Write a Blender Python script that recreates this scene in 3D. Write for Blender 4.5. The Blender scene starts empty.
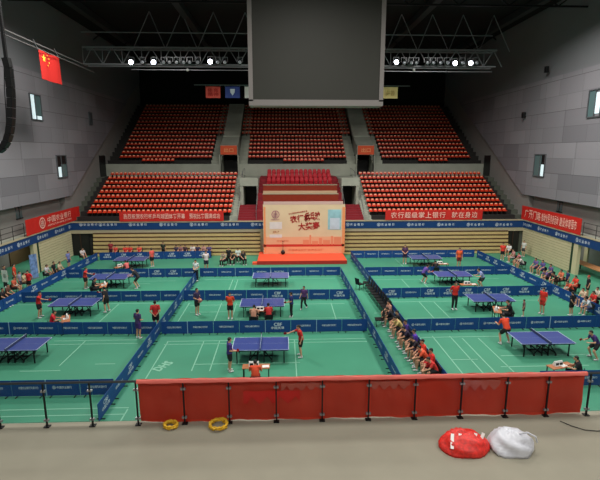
import bpy, bmesh, math, random
from mathutils import Vector, Matrix
random.seed(7)
S = bpy.context.scene
COL = S.collection
sin, cos, pi = math.sin, math.cos, math.pi
# ------------------------------------------------------------------ camera, world, lights, exposure
FPX, HOR, VPX, CAMZ = 450.0, 152.0, 283.0, 10.0
TH = math.atan((240 - HOR) / FPX)
PS = math.atan((300 - VPX) / FPX * cos(TH))
fw = Vector((sin(PS) * cos(TH), cos(PS) * cos(TH), -sin(TH)))
rt = Vector((cos(PS), -sin(PS), 0))
up = rt.cross(fw)
cd = bpy.data.cameras.new('camera'); cam = bpy.data.objects.new('camera', cd); COL.objects.link(cam)
cd.sensor_width = 36; cd.lens = FPX / 600 * 36; cd.clip_end = 300
R = Matrix((rt, up, -fw)).transposed().to_4x4(); R.translation = (0, 0, CAMZ)
cam.matrix_world = R
S.camera = cam
W = bpy.data.worlds.new('hall_ambient'); S.world = W; W.use_nodes = True
W.node_tree.nodes['Background'].inputs[0].default_value = (.55, .6, .7, 1)
W.node_tree.nodes['Background'].inputs[1].default_value = 0.012
def area(loc, size, power, spread, col=(1, .97, .92), rot=(0, 0, 0)):
    l = bpy.data.lights.new('hall_and_fill_light', 'AREA'); l.shape = 'RECTANGLE'; l.size = size[0]; l.size_y = size[1]
    l.energy = power; l.spread = math.radians(spread); l.color = col
    o = bpy.data.objects.new('hall_and_fill_light', l); COL.objects.link(o); o.location = loc; o.rotation_euler = rot
for lx in (-12, 1.75, 15.5):
    for ly, pw in ((-4, 1500), (12, 900), (21.5, 1000)):  # the row behind the camera is added to light the near gallery
        area((lx, ly, 21.0), (4, 3), pw * (.55 if lx < 0 else .95), 165)
    area((lx, 33.5, 21.3), (4, 3), 2200 * (.85 if lx < 0 else 1), 160)
for lx, ly in ((-22.6, 33), (-22.6, 40), (26, 33), (26, 40)):     # unseen fill lights added to brighten the side entrances
    area((lx, ly, 2.5), (.6, 2.5), 42, 170)
S.view_settings.view_transform = 'Standard'; S.view_settings.look = 'None'
S.view_settings.gamma = 1; S.view_settings.use_curve_mapping = False
S.view_settings.exposure = 0.0

# ------------------------------------------------------------------ helpers
def ray(px, py): return fw * FPX + rt * (px - 300) + up * (240 - py)
def hz(px, py, z=0.0):
    d = ray(px, py); return Vector((0, 0, CAMZ)) + d * ((z - CAMZ) / d.z)
def hy(px, py, y):
    d = ray(px, py); return Vector((0, 0, CAMZ)) + d * (y / d.y)
def hx(px, py, x):
    d = ray(px, py); return Vector((0, 0, CAMZ)) + d * (x / d.x)
def lin(c):
    return tuple(((v / 255) / 12.92 if v <= 10 else ((v / 255 + .055) / 1.055) ** 2.4) for v in c) + (1,)
MC = {}
def mat(name, c, rough=.6, metal=0, noise=0.0, scale=3.0, emit=0, spec=.5, bump=0.0, coat=0):
    key = (name, tuple(c))
    if key in MC: return MC[key]
    m = bpy.data.materials.new(name); m.use_nodes = True; nt = m.node_tree; b = nt.nodes['Principled BSDF']
    b.inputs['Base Color'].default_value = lin(c); b.inputs['Roughness'].default_value = rough
    b.inputs['Metallic'].default_value = metal; b.inputs['Specular IOR Level'].default_value = spec
    if coat: b.inputs['Coat Weight'].default_value = coat
    if emit: b.inputs['Emission Color'].default_value = lin(c); b.inputs['Emission Strength'].default_value = emit
    if noise or bump:
        tc = nt.nodes.new('ShaderNodeTexCoord'); n = nt.nodes.new('ShaderNodeTexNoise')
        n.inputs['Scale'].default_value = scale; n.inputs['Detail'].default_value = 4
        nt.links.new(tc.outputs['Object'], n.inputs['Vector'])
        if noise:
            h = nt.nodes.new('ShaderNodeHueSaturation'); h.inputs['Color'].default_value = lin(c)
            mr = nt.nodes.new('ShaderNodeMapRange'); mr.inputs['From Min'].default_value = .25; mr.inputs['From Max'].default_value = .75
            mr.inputs['To Min'].default_value = 1 - noise; mr.inputs['To Max'].default_value = 1 + noise
            nt.links.new(n.outputs['Fac'], mr.inputs['Value']); nt.links.new(mr.outputs[0], h.inputs['Value'])
            nt.links.new(h.outputs[0], b.inputs['Base Color'])
        if bump:
            bp = nt.nodes.new('ShaderNodeBump'); bp.inputs['Strength'].default_value = bump
            nt.links.new(n.outputs['Fac'], bp.inputs['Height']); nt.links.new(bp.outputs[0], b.inputs['Normal'])
    MC[key] = m
    return m

class MB:
    """collects shapes; build() links them as one mesh object"""
    def __init__(s): s.bm = bmesh.new(); s.mi = 0
    def face(s, vs):
        f = s.bm.faces.new(vs); f.material_index = s.mi; return f
    def box(s, x0, x1, y0, y1, z0, z1, M=None):
        p = [Vector((x, y, z)) for x in (x0, x1) for y in (y0, y1) for z in (z0, z1)]
        if M is not None: p = [M @ q for q in p]
        v = [s.bm.verts.new(q) for q in p]
        for q in ((0, 1, 3, 2), (4, 6, 7, 5), (0, 4, 5, 1), (2, 3, 7, 6), (0, 2, 6, 4), (1, 5, 7, 3)): s.face([v[i] for i in q])
        return s
    def bar(s, a, b, w, h=None, n=4, up0=Vector((0, 0, 1))):
        a = Vector(a); b = Vector(b); h = h or w; d = (b - a).normalized()
        x = d.cross(up0)
        if x.length < 1e-4: x = Vector((1, 0, 0))
        x.normalize(); y = x.cross(d)
        if n == 4: offs = [(-w / 2, -h / 2), (w / 2, -h / 2), (w / 2, h / 2), (-w / 2, h / 2)]
        else: offs = [(w / 2 * cos(2 * pi * k / n), h / 2 * sin(2 * pi * k / n)) for k in range(n)]
        A = [s.bm.verts.new(a + x * o[0] + y * o[1]) for o in offs]; B = [s.bm.verts.new(b + x * o[0] + y * o[1]) for o in offs]
        for i in range(len(offs)): s.face([A[i], A[(i + 1) % len(A)], B[(i + 1) % len(B)], B[i]])
        s.face(A[::-1]); s.face(B); return s
    def path(s, pts, w, n=6):
        for a, b in zip(pts, pts[1:]): s.bar(a, b, w, n=n)
        return s
    def prof(s, pts, x0, x1):
        """(y,z) polygon extruded along x"""
        A = [s.bm.verts.new((x0, p[0], p[1])) for p in pts]; B = [s.bm.verts.new((x1, p[0], p[1])) for p in pts]
        n = len(pts)
        for i in range(n): s.face([A[i], B[i], B[(i + 1) % n], A[(i + 1) % n]])
        s.face(A[::-1]); s.face(B); return s
    def loft(s, rings, cap=True):
        """rings of (centre, xaxis, yaxis, rx, ry)"""
        N = 14; L = []
        for c, ax, ay, rx, ry in rings:
            L.append([s.bm.verts.new(c + ax * (rx * cos(2 * pi * k / N)) + ay * (ry * sin(2 * pi * k / N))) for k in range(N)])
        for a, b in zip(L, L[1:]):
            for k in range(N): s.face([a[k], a[(k + 1) % N], b[(k + 1) % N], b[k]])
        if cap: s.face(L[0][::-1]); s.face(L[-1])
        return s
    def capsule(s, a, b, ra, rb):
        a = Vector(a); b = Vector(b); d = b - a
        d = d.normalized() if d.length > 1e-6 else Vector((0, 0, 1))
        x = d.cross(Vector((.13, .31, 1)).normalized())
        if x.length < .05: x = d.cross(Vector((1, 0, 0)))
        x.normalize(); y = d.cross(x)
        r = []
        for t in (-85, -60, -30, 0): r.append((a + d * ra * sin(math.radians(t)), x, y, ra * cos(math.radians(t)), ra * cos(math.radians(t))))
        for t in (0, 30, 60, 85): r.append((b + d * rb * sin(math.radians(t)), x, y, rb * cos(math.radians(t)), rb * cos(math.radians(t))))
        return s.loft(r)
    def ball(s, c, rx, ry, rz, M=None, n=10):
        c = Vector(c); M = M or Matrix.Identity(3); r = []
        for i in range(n + 1):
            t = -pi / 2 * .97 + pi * .97 * i / n
            r.append((c + M @ Vector((0, 0, rz * sin(t))), M @ Vector((1, 0, 0)), M @ Vector((0, 1, 0)), rx * cos(t), ry * cos(t)))
        return s.loft(r)
    def mesh(s, name, mats, smooth=False):
        bmesh.ops.recalc_face_normals(s.bm, faces=s.bm.faces[:])
        me = bpy.data.meshes.new(name); s.bm.to_mesh(me); s.bm.free()
        for m in (mats if isinstance(mats, (list, tuple)) else [mats]): me.materials.append(m)
        if smooth:
            for p in me.polygons: p.use_smooth = True
        return me
    def build(s, name, mats, parent=None, smooth=False, loc=None, rz=None):
        return put(name, s.mesh(name, mats, smooth), parent, loc, rz)
def put(name, me, parent=None, loc=None, rz=None):
    o = bpy.data.objects.new(name, me); COL.objects.link(o)
    if parent is not None: o.parent = parent
    if loc is not None: o.location = loc
    if rz is not None: o.rotation_euler = (0, 0, rz)
    return o
def tag(o, label, cat, group=None, kind=None):
    o['label'] = label; o['category'] = cat
    if group: o['group'] = group
    if kind: o['kind'] = kind
    return o
def empty(name, loc=(0, 0, 0), rz=0, label=None, cat=None, group=None):
    o = put(name, None, None, loc, rz)
    if label: tag(o, label, cat, group)
    return o
def struct(o, label=None):
    o['kind'] = 'structure'
    if label: o['label'] = label
    return o
ORD = ['zeroth', 'first', 'second', 'third', 'fourth', 'fifth', 'sixth', 'seventh', 'eighth', 'ninth', 'tenth', 'eleventh', 'twelfth', 'thirteenth', 'fourteenth',
       'fifteenth', 'sixteenth', 'seventeenth', 'eighteenth', 'nineteenth', 'twentieth', 'twenty-first', 'twenty-second', 'twenty-third', 'twenty-fourth',
       'twenty-fifth', 'twenty-sixth', 'twenty-seventh', 'twenty-eighth', 'twenty-ninth', 'thirtieth', 'thirty-first', 'thirty-second']
TXT = {}
def text_bm(mb, s, w, h, M, thick=0.004, bold=.012):
    """lettering scaled into a w x h box centred on M (x right, y up, z out)"""
    key = (s, bold)
    if key not in TXT:
        c = bpy.data.curves.new('t', 'FONT'); c.body = s; c.resolution_u = 2; c.offset = bold
        o = bpy.data.objects.new('t', c); COL.objects.link(o)
        dg = bpy.context.evaluated_depsgraph_get()
        me = bpy.data.meshes.new_from_object(o.evaluated_get(dg))
        vs = [v.co.copy() for v in me.vertices]; fs = [list(p.vertices) for p in me.polygons]
        bpy.data.objects.remove(o); bpy.data.curves.remove(c); bpy.data.meshes.remove(me)
        xs = [v.x for v in vs]; ys = [v.y for v in vs]
        x0, x1, y0, y1 = min(xs), max(xs), min(ys), max(ys)
        TXT[key] = ([((v.x - x0) / (x1 - x0) - .5, (v.y - y0) / (y1 - y0) - .5) for v in vs], fs)
    vs, fs = TXT[key]
    V = [mb.bm.verts.new(M @ Vector((x * w, y * h, thick))) for x, y in vs]
    for f in fs:
        try: mb.face([V[i] for i in f])
        except ValueError: pass
def emblem(mb, M, r, thick=.004):
    """round bank emblem: ring with an ear of wheat"""
    N = 20
    def ringpts(q): return [mb.bm.verts.new(M @ Vector((q * cos(2 * pi * k / N), q * sin(2 * pi * k / N), thick))) for k in range(N)]
    a, b = ringpts(r), ringpts(r * .8)
    for k in range(N):
        mb.face([a[k], a[(k + 1) % N], b[(k + 1) % N], b[k]])
    def q(x0, x1, y0, y1):
        mb.face([mb.bm.verts.new(M @ Vector((x * r, y * r, thick))) for x, y in ((x0, y0), (x1, y0), (x1, y1), (x0, y1))])
    q(-.09, .09, -.8, .78); q(-.48, -.32, -.55, .3); q(.32, .48, -.55, .3)
    q(-.42, .42, -.12, .04); q(-.42, .42, .26, .40); q(-.42, .42, -.5, -.36)
def facing(c, right, out):
    """matrix with x = right, y = up, z = out at c"""
    x = Vector(right).normalized(); z = Vector(out).normalized(); y = z.cross(x)
    m = Matrix((x, y, z)).transposed().to_4x4(); m.translation = c; return m

# ------------------------------------------------------------------ materials
M_floor = mat('green_sport_floor', (70, 146, 116), .5, noise=.10, scale=.35, spec=.4)
M_line = mat('white_court_line', (132, 192, 164), .6)
M_conc = mat('stand_concrete', (168, 172, 158), .85, noise=.12, scale=.8)
M_tread = mat('shade_dark_treads', (40, 38, 36), .8)  # shade beneath the seat rows put into the tread colour
M_walk = mat('beige_concrete', (140, 136, 120), .85, noise=.06, scale=1.2)
M_black = mat('black_plastic', (18, 19, 21), .5)
M_dark = mat('black_steel', (16, 17, 19), .55, .3)
M_ceil = mat('black_ceiling', (14, 14, 15), .9)
M_blue = mat('barrier_blue', (14, 66, 134), .55, noise=.08, scale=2)
M_band = mat('fascia_blue', (14, 60, 116), .5)
M_white = mat('white_print', (215, 225, 235), .6)
M_red = mat('banner_red', (205, 34, 26), .6, noise=.05, scale=1)
M_cream = mat('cream_slats', (205, 195, 158), .65, noise=.06, scale=1.5)
M_tan = mat('tan_boards', (208, 182, 124), .6, noise=.06, scale=1.5)
M_brown = mat('brown_gap', (92, 66, 44), .7)
M_grey = mat('grey_metal', (150, 152, 155), .4, .6)
M_beige = mat('beige_trim', (176, 166, 138), .7)
M_crim = mat('crimson_carpet', (140, 34, 44), .9, noise=.1, scale=6)
M_crims = mat('crimson_fabric', (178, 26, 40), .7)
M_wood = mat('red_brown_wood', (140, 46, 22), .45, noise=.1, scale=3)
M_oseat = mat('orange_plastic', (222, 58, 24), .38, noise=.05, scale=.7)
M_glint_tag = mat('pale_glint_tag', (250, 222, 180), .5)  # pale plate on the backrest stands in for the seat's highlight
M_paper = mat('white_paper', (232, 232, 228), .7)
def wall_mat(name, c1, c2, mort, sc):
    m = bpy.data.materials.new(name); m.use_nodes = True; nt = m.node_tree; b = nt.nodes['Principled BSDF']
    tc = nt.nodes.new('ShaderNodeTexCoord'); sp = nt.nodes.new('ShaderNodeSeparateXYZ'); cb = nt.nodes.new('ShaderNodeCombineXYZ')
    nt.links.new(tc.outputs['Object'], sp.inputs[0]); nt.links.new(sp.outputs['Y'], cb.inputs['X']); nt.links.new(sp.outputs['Z'], cb.inputs['Y'])
    outs = []
    for i, (bw, rh, off) in enumerate(((3.1, 1.35, .37), (5.3, 2.7, .61))):
        br = nt.nodes.new('ShaderNodeTexBrick'); br.inputs['Scale'].default_value = sc; br.inputs['Mortar Size'].default_value = .02
        br.inputs['Brick Width'].default_value = bw; br.inputs['Row Height'].default_value = rh; br.offset = off; br.squash = 1.4; br.squash_frequency = 3
        br.inputs['Color1'].default_value = lin(c1); br.inputs['Color2'].default_value = lin(c2); br.inputs['Mortar'].default_value = lin(mort)
        nt.links.new(cb.outputs[0], br.inputs['Vector']); outs.append(br)
    mx = nt.nodes.new('ShaderNodeMix'); mx.data_type = 'RGBA'; mx.inputs[0].default_value = .5
    nt.links.new(outs[0].outputs['Color'], mx.inputs[6]); nt.links.new(outs[1].outputs['Color'], mx.inputs[7])
    nt.links.new(mx.outputs[2], b.inputs['Base Color']); b.inputs['Roughness'].default_value = .85
    return m
M_wall = wall_mat('grey_panel_wall', (148, 145, 151), (114, 112, 118), (84, 82, 86), 1.0)
M_wall2 = mat('grey_render', (134, 131, 127), .9, noise=.06, scale=.6)
M_glass = bpy.data.materials.new('railing_glass'); M_glass.use_nodes = True
_nt = M_glass.node_tree; _nt.nodes.remove(_nt.nodes['Principled BSDF'])
_t = _nt.nodes.new('ShaderNodeBsdfTransparent'); _t.inputs[0].default_value = (.95, .965, .97, 1)
_g = _nt.nodes.new('ShaderNodeBsdfGlossy'); _g.inputs['Roughness'].default_value = .05
_mx = _nt.nodes.new('ShaderNodeMixShader'); _f = _nt.nodes.new('ShaderNodeFresnel'); _f.inputs[0].default_value = 1.16
_nt.links.new(_f.outputs[0], _mx.inputs[0]); _nt.links.new(_t.outputs[0], _mx.inputs[1]); _nt.links.new(_g.outputs[0], _mx.inputs[2])
_nt.links.new(_mx.outputs[0], _nt.nodes['Material Output'].inputs[0])

# ------------------------------------------------------------------ setting
XL, XR, YF, CX = -20.6, 24.1, 43.8, 1.75
ZB, ZS = 3.34, 2.58                       # balcony floor, slab underside
ZC = 23.0
fl = struct(MB().box(-30, 33, -12, 72, -.2, 0).build('floor', M_floor), 'green sports floor of the hall')
ln = MB()
def lineX(px0, px1, py, w=.05):
    a, b = hz(px0, py), hz(px1, py); y = (a.y + b.y) / 2; ln.box(a.x, b.x, y - w / 2, y + w / 2, .001, .006)
def lineY(pa, pb, w=.05):
    a, b = hz(*pa), hz(*pb); x = (a.x + b.x) / 2; ln.box(x - w / 2, x + w / 2, min(a.y, b.y), max(a.y, b.y), .001, .006)
for a in ((168, 366, 340), (165, 368, 343), (195, 300, 363.5), (55, 137, 340.5), (50, 137, 344), (0, 128, 409), (0, 124, 415.5), (406, 500, 337), (452, 478, 359.5), (500, 596, 355), (500, 590, 366),
          (95, 115, 364), (20, 60, 371), (190, 235, 312), (235, 330, 318.5), (306, 350, 318), (55, 175, 281.5), (205, 335, 279), (190, 345, 304.5), (372, 500, 279), (388, 545, 301), (15, 170, 304), (100, 150, 284), (374, 400, 313), (395, 470, 318)): lineX(*a)
for a in (((169, 341), (143, 382)), ((128, 409), (118, 425)), ((83, 341), (62, 366)), ((203.5, 341), (192, 371)), ((218.5, 341), (211, 371)), ((296, 340), (296, 398)),
          ((456, 336), (497, 398)), ((467.5, 338), (505, 390)), ((482.5, 338), (517, 380)), ((440, 336), (472, 398)), ((423, 336), (447, 382)), ((190, 303), (172, 330)), ((221, 303), (211, 331)), ((236, 303), (229, 330)),
          ((235, 279), (226, 292)), ((330, 303), (338, 322)), ((118, 304), (98, 324)), ((480, 303), (496, 318)), ((400, 279), (413, 290)), ((418, 279), (432, 290)), ((418, 302), (437, 320)), ((432, 302), (454, 320)),
          ((395, 259), (405, 268)), ((411, 259), (420, 268)), ((240, 279), (232, 291))): lineY(*a)
struct(ln.build('floor_marking', M_line, fl), 'white court lines')
mk = MB()
for (px, py) in ((163, 366),):
    c = hz(px, py)
    text_bm(mk, 'DHS', 1.0, .5, Matrix.Translation((c.x, c.y, .004)) @ Matrix.Rotation(math.radians(62), 4, 'Z'), .004, .04)
struct(mk.build('floor_mark', M_line, fl), 'white maker mark painted on the floor')

struct(MB().box(-32, 35, -12, 73, ZC, ZC + .3).build('ceiling', M_ceil), 'black hall ceiling')
struct(MB().box(-32, 35, 70, 70.3, 0, ZC).build('wall_far', M_ceil), 'dark wall behind the upper seats')
struct(MB().box(-32, 35, -12.3, -12, 0, ZC).build('wall_near', M_wall2))
struct(MB().box(-32, 35, -12, -11.8, ZB, ZC).build('wall_near_upper', M_wall2))

# upper side walls (grey panels), their lower edge rises with the stands
XWL, XWR = -20.75, 24.25
edge = [(-12, 5.8), (44.9, 5.8), (52, 10.0), (63.5, 16.6), (-12, 16.6)]
top = [(-12, 16.6), (63.5, 16.6), (70, 20), (70, ZC), (-12, ZC)]
def side_wall(name, x0, x1, xi):
    o = struct(MB().prof(edge, x0, x1).build(name, M_wall), 'grey block-panelled side wall')
    d = .18 if xi else -.18
    struct(MB().prof(top, x0 + d, x1 + d).build('upper_panel', mat('smooth_grey_panel', (122, 124, 128), .8, noise=.05, scale=.3), o))
    return o
WL = side_wall('wall_left', XWL - 1.6, XWL, False)
WR = side_wall('wall_right', XWR, XWR + 1.6, True)
struct(MB().box(-22.5, -21.5, -12, YF + .3, ZB, ZC).box(-24.6, -24.3, -12, YF, 0, ZB).box(-24.6, -21.0, YF + .2, 70, 0, ZC).build('wall_left_recess', M_wall2), 'grey wall behind the left walkway')
struct(MB().box(25.0, 26.0, -12, YF + .3, ZB, ZC).box(27.8, 28.1, -12, YF, 0, ZB).box(24.45, 28.1, YF + .2, 70, 0, ZC).build('wall_right_recess', M_wall2), 'grey wall behind the right walkway')

# windows in the side walls (frame, jamb recess and lit pane)
WN = [0]
M_day = mat('daylight_pane', (205, 225, 230), .3, emit=.75)
M_tint = mat('tinted_pane', (92, 116, 118), .25)
def side_window(px0, px1, py0, py1, left, lit, label):
    X = XWL if left else XWR; s = 1 if left else -1
    pm = (px0 + px1) / 2
    y0, y1 = sorted((hx(px0, py0, X).y, hx(px1, py0, X).y)); z1 = hx(pm, py0, X).z; z0 = hx(pm, py1, X).z
    WN[0] += 1
    f = MB(); d = .10
    def bx(a, b, c, e): f.box(X - .02 * s, X + d * s, a, b, c, e) if s > 0 else f.box(X - d, X + .02, a, b, c, e)
    t = .09
    bx(y0 - t, y0, z0 - t, z1 + t); bx(y1, y1 + t, z0 - t, z1 + t); bx(y0, y1, z0 - t, z0); bx(y0, y1, z1, z1 + t)
    ym = y0 + (y1 - y0) * .45; bx(ym - .03, ym + .03, z0, z1)
    o = struct(f.build('window_%d' % WN[0], mat('window_frame', (84, 86, 90), .5)), label)
    xx = X + .03 * s
    for (a, b, c, e, lt) in lit:
        q = MB().box(xx - .01, xx + .01, y0 + (y1 - y0) * a, y0 + (y1 - y0) * b, z0 + (z1 - z0) * c, z0 + (z1 - z0) * e).build('pane', (M_day if lt == 1 else M_tint if lt == 0 else M_black), o)
        struct(q)
side_window(29, 39, 95, 119, True, ((0, .4, 0, 1, 1), (.4, 1, 0, .15, 1), (.4, 1, .15, 1, 0)), 'tall window with a bright left half in the left wall')
side_window(56, 65, 156, 177, True, ((0, .4, 0, .48, 1), (.4, 1, 0, .6, 0), (0, .4, .48, 1, 2), (.4, 1, .6, 1, 2)), 'window with a bright lower pane in the left wall')
side_window(88.5, 91, 113, 124, True, ((0, 1, 0, 1, 2),), 'dark slit high in the left wall')
side_window(536, 546, 155, 176, False, ((0, .35, 0, .55, 1), (.35, 1, 0, 1, 0), (0, .35, .55, 1, 2)), 'window with a narrow bright strip in the right wall')
side_window(591, 603, 90, 116, False, ((.0, .5, .1, .9, 1), (.5, 1, 0, 1, 0)), 'tall window at the edge of the right wall')
def niche(px0, px1, py0, py1, left, label):
    X = -21.5 if left else 25.0
    y0, y1 = sorted((hx(px0, py0, X).y, hx(px1, py0, X).y)); z1 = hx(px0, py0, X).z; z0 = hx(px0, py1, X).z
    WN[0] += 1
    o = struct(MB().box(X - .05, X + .05, y0, y1, z0, z1).build('window_%d' % WN[0], M_tint), label)
    struct(MB().box(X - .07, X + .07, y0 - .06, y1 + .06, z1, z1 + .08).box(X - .07, X + .07, y0 - .06, y1 + .06, z0 - .08, z0).box(X - .07, X + .07, (y0 + y1) / 2 - .03, (y0 + y1) / 2 + .03, z0, z1).build('window_frame', M_dark, o))
niche(15, 21, 208, 219, True, 'small dark window above the left walkway')
niche(558, 563, 202, 211, False, 'small dark window above the right walkway')
niche(528, 532, 196, 203, False, 'tiny vent window above the right walkway corner')

# balcony slabs with the printed fascia band
def slab(name, x0, x1, y0, y1): return struct(MB().box(x0, x1, y0, y1, ZS, ZB).build(name, M_conc), 'concrete balcony slab')
slab('balcony_left', -24.3, XL, -12, YF + .2); slab('balcony_right', XR, 27.8, -12, YF + .2)
def fascia(name, mb, label): return struct(mb.build(name, M_band), label)
FL = fascia('fascia_left', MB().box(XL, XL + .06, 10.5, YF, ZS, ZB - .06), 'blue printed fascia band along the left balcony')
FR = fascia('fascia_right', MB().box(XR - .06, XR, 10.5, YF, ZS, ZB - .06), 'blue printed fascia band along the right balcony')
FF = fascia('fascia_far', MB().box(XL, XR, YF - .06, YF, ZS, ZB - .06), 'blue printed fascia band below the far stand')
struct(MB().box(XL - .2, XL + .1, 10.4, YF, ZB - .06, ZB + .03).build('trim_1', M_beige)); struct(MB().box(XR - .1, XR + .2, 10.4, YF, ZB - .06, ZB + .03).build('trim_2', M_beige))
struct(MB().box(XL, XR, YF - .1, YF + .2, ZB - .06, ZB + .03).build('trim_3', M_beige))
struct(MB().box(XL, XR, YF - .03, YF + .2, ZS - .36, ZS).build('trim_4', M_beige))
def bandtext(mb, M):
    emblem(mb, M @ Matrix.Translation((-.72, 0, 0)), .17)
    for i, ch in enumerate('农业银行'): text_bm(mb, ch, .24, .25, M @ Matrix.Translation((-.36 + i * .36, 0, 0)))
t = MB()
for px in (88.5, 108, 138, 168.5, 199, 230, 260, 355, 386, 416, 446, 475.5, 504):
    bandtext(t, facing(hy(px, 224.5, YF - .062), (1, 0, 0), (0, -1, 0)))
t.build('lettering', M_white, FF)
t = MB()
for px, py in ((-10, 256), (6, 251), (24, 245), (43, 238), (60, 232.5), (73, 228)):
    c = hx(px, py, XL + .062); c.z = (ZS + ZB) / 2 - .03; bandtext(t, facing(c, (0, 1, 0), (1, 0, 0)))
t.build('lettering', M_white, FL)
t = MB()
for px, py in ((527, 226), (543, 230.5), (561.5, 235), (583, 240)):
    c = hx(px, py, XR - .062); c.z = (ZS + ZB) / 2 - .03; bandtext(t, facing(c, (0, -1, 0), (-1, 0, 0)))
t.build('lettering', M_white, FR)

# walls below the balconies
jl = hx(39, 268, XL).y; jr = hx(571, 272, XR).y
def slatwall(name, xs, y0, y1, label):
    m = MB(); z = .05
    while z < ZS - .1:
        m.mi = 0; m.box(xs - .06, xs + .06, y0, y1, z, z + .20); z += .235
    m.mi = 1; m.box(xs - .03, xs + .03, y0, y1, 0, ZS)
    o = struct(m.build(name, [M_cream, mat('slat_gap', (150, 138, 104), .7)]), label)
    return o
slatwall('wall_left_slats', XL - .06, jl + .3, YF, 'cream slatted wall under the left balcony')
slatwall('wall_right_slats', XR + .06, jr + .3, YF, 'cream slatted wall under the right balcony')
M_jamb = mat('dark_green_jamb', (34, 62, 44), .5)
struct(MB().box(XL - .2, XL + .02, jl, jl + .3, 0, ZS).build('trim_5', M_jamb), 'dark green jamb at the end of the left slatted wall')
struct(MB().box(XR - .02, XR + .2, jr, jr + .3, 0, ZS).build('trim_6', M_jamb), 'dark green jamb at the end of the right slatted wall')
struct(MB().box(XL - .25, XL + .03, jl - .55, jl, 0, ZS).build('trim_7', M_cream)); struct(MB().box(XR - .03, XR + .25, jr - .55, jr, 0, ZS).build('trim_8', M_cream))
M_brn = mat('brown_panel', (104, 84, 58), .6, noise=.08, scale=1)
struct(MB().box(-24.3, -24.2, jl + 2.2, jl + 6.0, 0, ZS).build('wall_left_panel', M_brn), 'brown panel in the left entrance')
struct(MB().box(27.7, 27.8, jr - 3, jr + 3.2, 0, ZS).build('wall_right_panel', mat('grey_shutter', (122, 126, 122), .6)), 'grey shutter in the right entrance')
struct(MB().box(27.6, 27.8, jr + 3.2, jr + 3.7, 0, ZS).build('trim_9', M_cream))
# far wall: door gaps at both ends
for nm, x0, x1, n in (('door_1', XL, XL + 1.6, 1), ('door_2', XR - 1.75, XR - .3, 2)):
    d = MB().box(x0, x1, YF + .1, YF + .2, 0, 2.25); dd = struct(d.build(nm, M_black), 'dark doorway under the far stand')
    struct(MB().bar((x0 + .8, YF + .08, 0), (x0 + .8, YF + .08, 2.2), .06).build('door_frame', mat('door_brown', (60, 40, 28), .6), dd))
def bleacher(x0, x1, label):
    m = MB()
    for k in range(6):
        z = .03 + k * .375; y = YF - .42 + k * .06
        m.mi = 0; m.box(x0, x1, y, y + .08, z, z + .275); m.box(x0, x1, y, y + .2, z + .245, z + .275)
        m.mi = 1; m.box(x0, x1, y + .05, y + .15, z + .275, z + .375)
    b = MB().box(x0, x1, YF - .02, YF + .1, 0, 2.22)
    o = m.build('retracted_bleacher', [M_tan, M_brown]); b.build('back_panel', M_brown, o)
    return tag(o, label, 'bleacher')
xs = (hy(94, 240, YF).x, hy(507, 240, YF).x)
bleacher(xs[0], -2.3, 'retracted tan timber bleacher under the far stand, left of the stage')
bleacher(5.8, xs[1], 'retracted tan timber bleacher under the far stand, right of the stage')
struct(MB().box(-2.3, 5.8, YF - .1, YF + .1, 0, ZS).build('wall_far_centre', M_beige))

# near gallery floor
struct(MB().box(-24.3, 27.8, -12, 10.42, ZS, ZB).build('floor_gallery', M_walk), 'beige concrete gallery floor in front')

# ------------------------------------------------------------------ far stands
Y1, DR, Z1, RI = 45.4, .85, 3.67, .43
Y2, Z2, RI2 = 56.0, 9.0, .505
def lower_prof():
    p = [(YF + .2, 0), (YF + .2, ZB), (Y1 - .45, ZB), (Y1 - .45, Z1)]
    for i in range(9):
        p += [(Y1 + DR * i - .45, Z1 + RI * i), (Y1 + DR * i + .40, Z1 + RI * i)]
    p += [(52.7, 7.2), (54.8, 7.2), (54.8, 0)]
    return p
def upper_prof(i0=0):
    p = [(54.8, 0), (54.8, 8.6), (55.55, 8.6)]
    for i in range(16):
        p += [(Y2 + DR * i - .45, Z2 + RI2 * i), (Y2 + DR * i + .40, Z2 + RI2 * i)]
    p += [(70, Z2 + RI2 * 15), (70, 0)]
    return p
VU = ((CX - 9.2, CX - 7.15), (CX + 7.15, CX + 9.2))     # upper vomitories
VL = ((CX - 6.9, CX - 4.4), (CX + 4.4, CX + 6.9))       # lower vomitories
XS0, XS1 = -21.05, 24.5
m = MB()
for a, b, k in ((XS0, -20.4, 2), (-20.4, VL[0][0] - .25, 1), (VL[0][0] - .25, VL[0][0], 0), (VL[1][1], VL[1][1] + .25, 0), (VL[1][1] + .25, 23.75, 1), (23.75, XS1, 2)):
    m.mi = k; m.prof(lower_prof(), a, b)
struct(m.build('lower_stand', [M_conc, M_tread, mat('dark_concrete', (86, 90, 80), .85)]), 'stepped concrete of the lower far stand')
m = MB()
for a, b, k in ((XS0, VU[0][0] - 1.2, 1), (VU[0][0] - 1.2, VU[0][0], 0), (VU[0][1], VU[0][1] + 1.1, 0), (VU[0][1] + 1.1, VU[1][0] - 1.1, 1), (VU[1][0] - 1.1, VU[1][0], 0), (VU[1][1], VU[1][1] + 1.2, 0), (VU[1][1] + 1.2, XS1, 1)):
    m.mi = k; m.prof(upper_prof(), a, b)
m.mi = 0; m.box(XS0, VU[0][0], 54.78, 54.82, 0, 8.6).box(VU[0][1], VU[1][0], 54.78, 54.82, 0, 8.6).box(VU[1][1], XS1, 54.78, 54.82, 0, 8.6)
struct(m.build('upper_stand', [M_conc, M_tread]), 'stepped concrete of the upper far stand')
M_or = mat('orange_panel', (226, 84, 36), .5)
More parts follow.
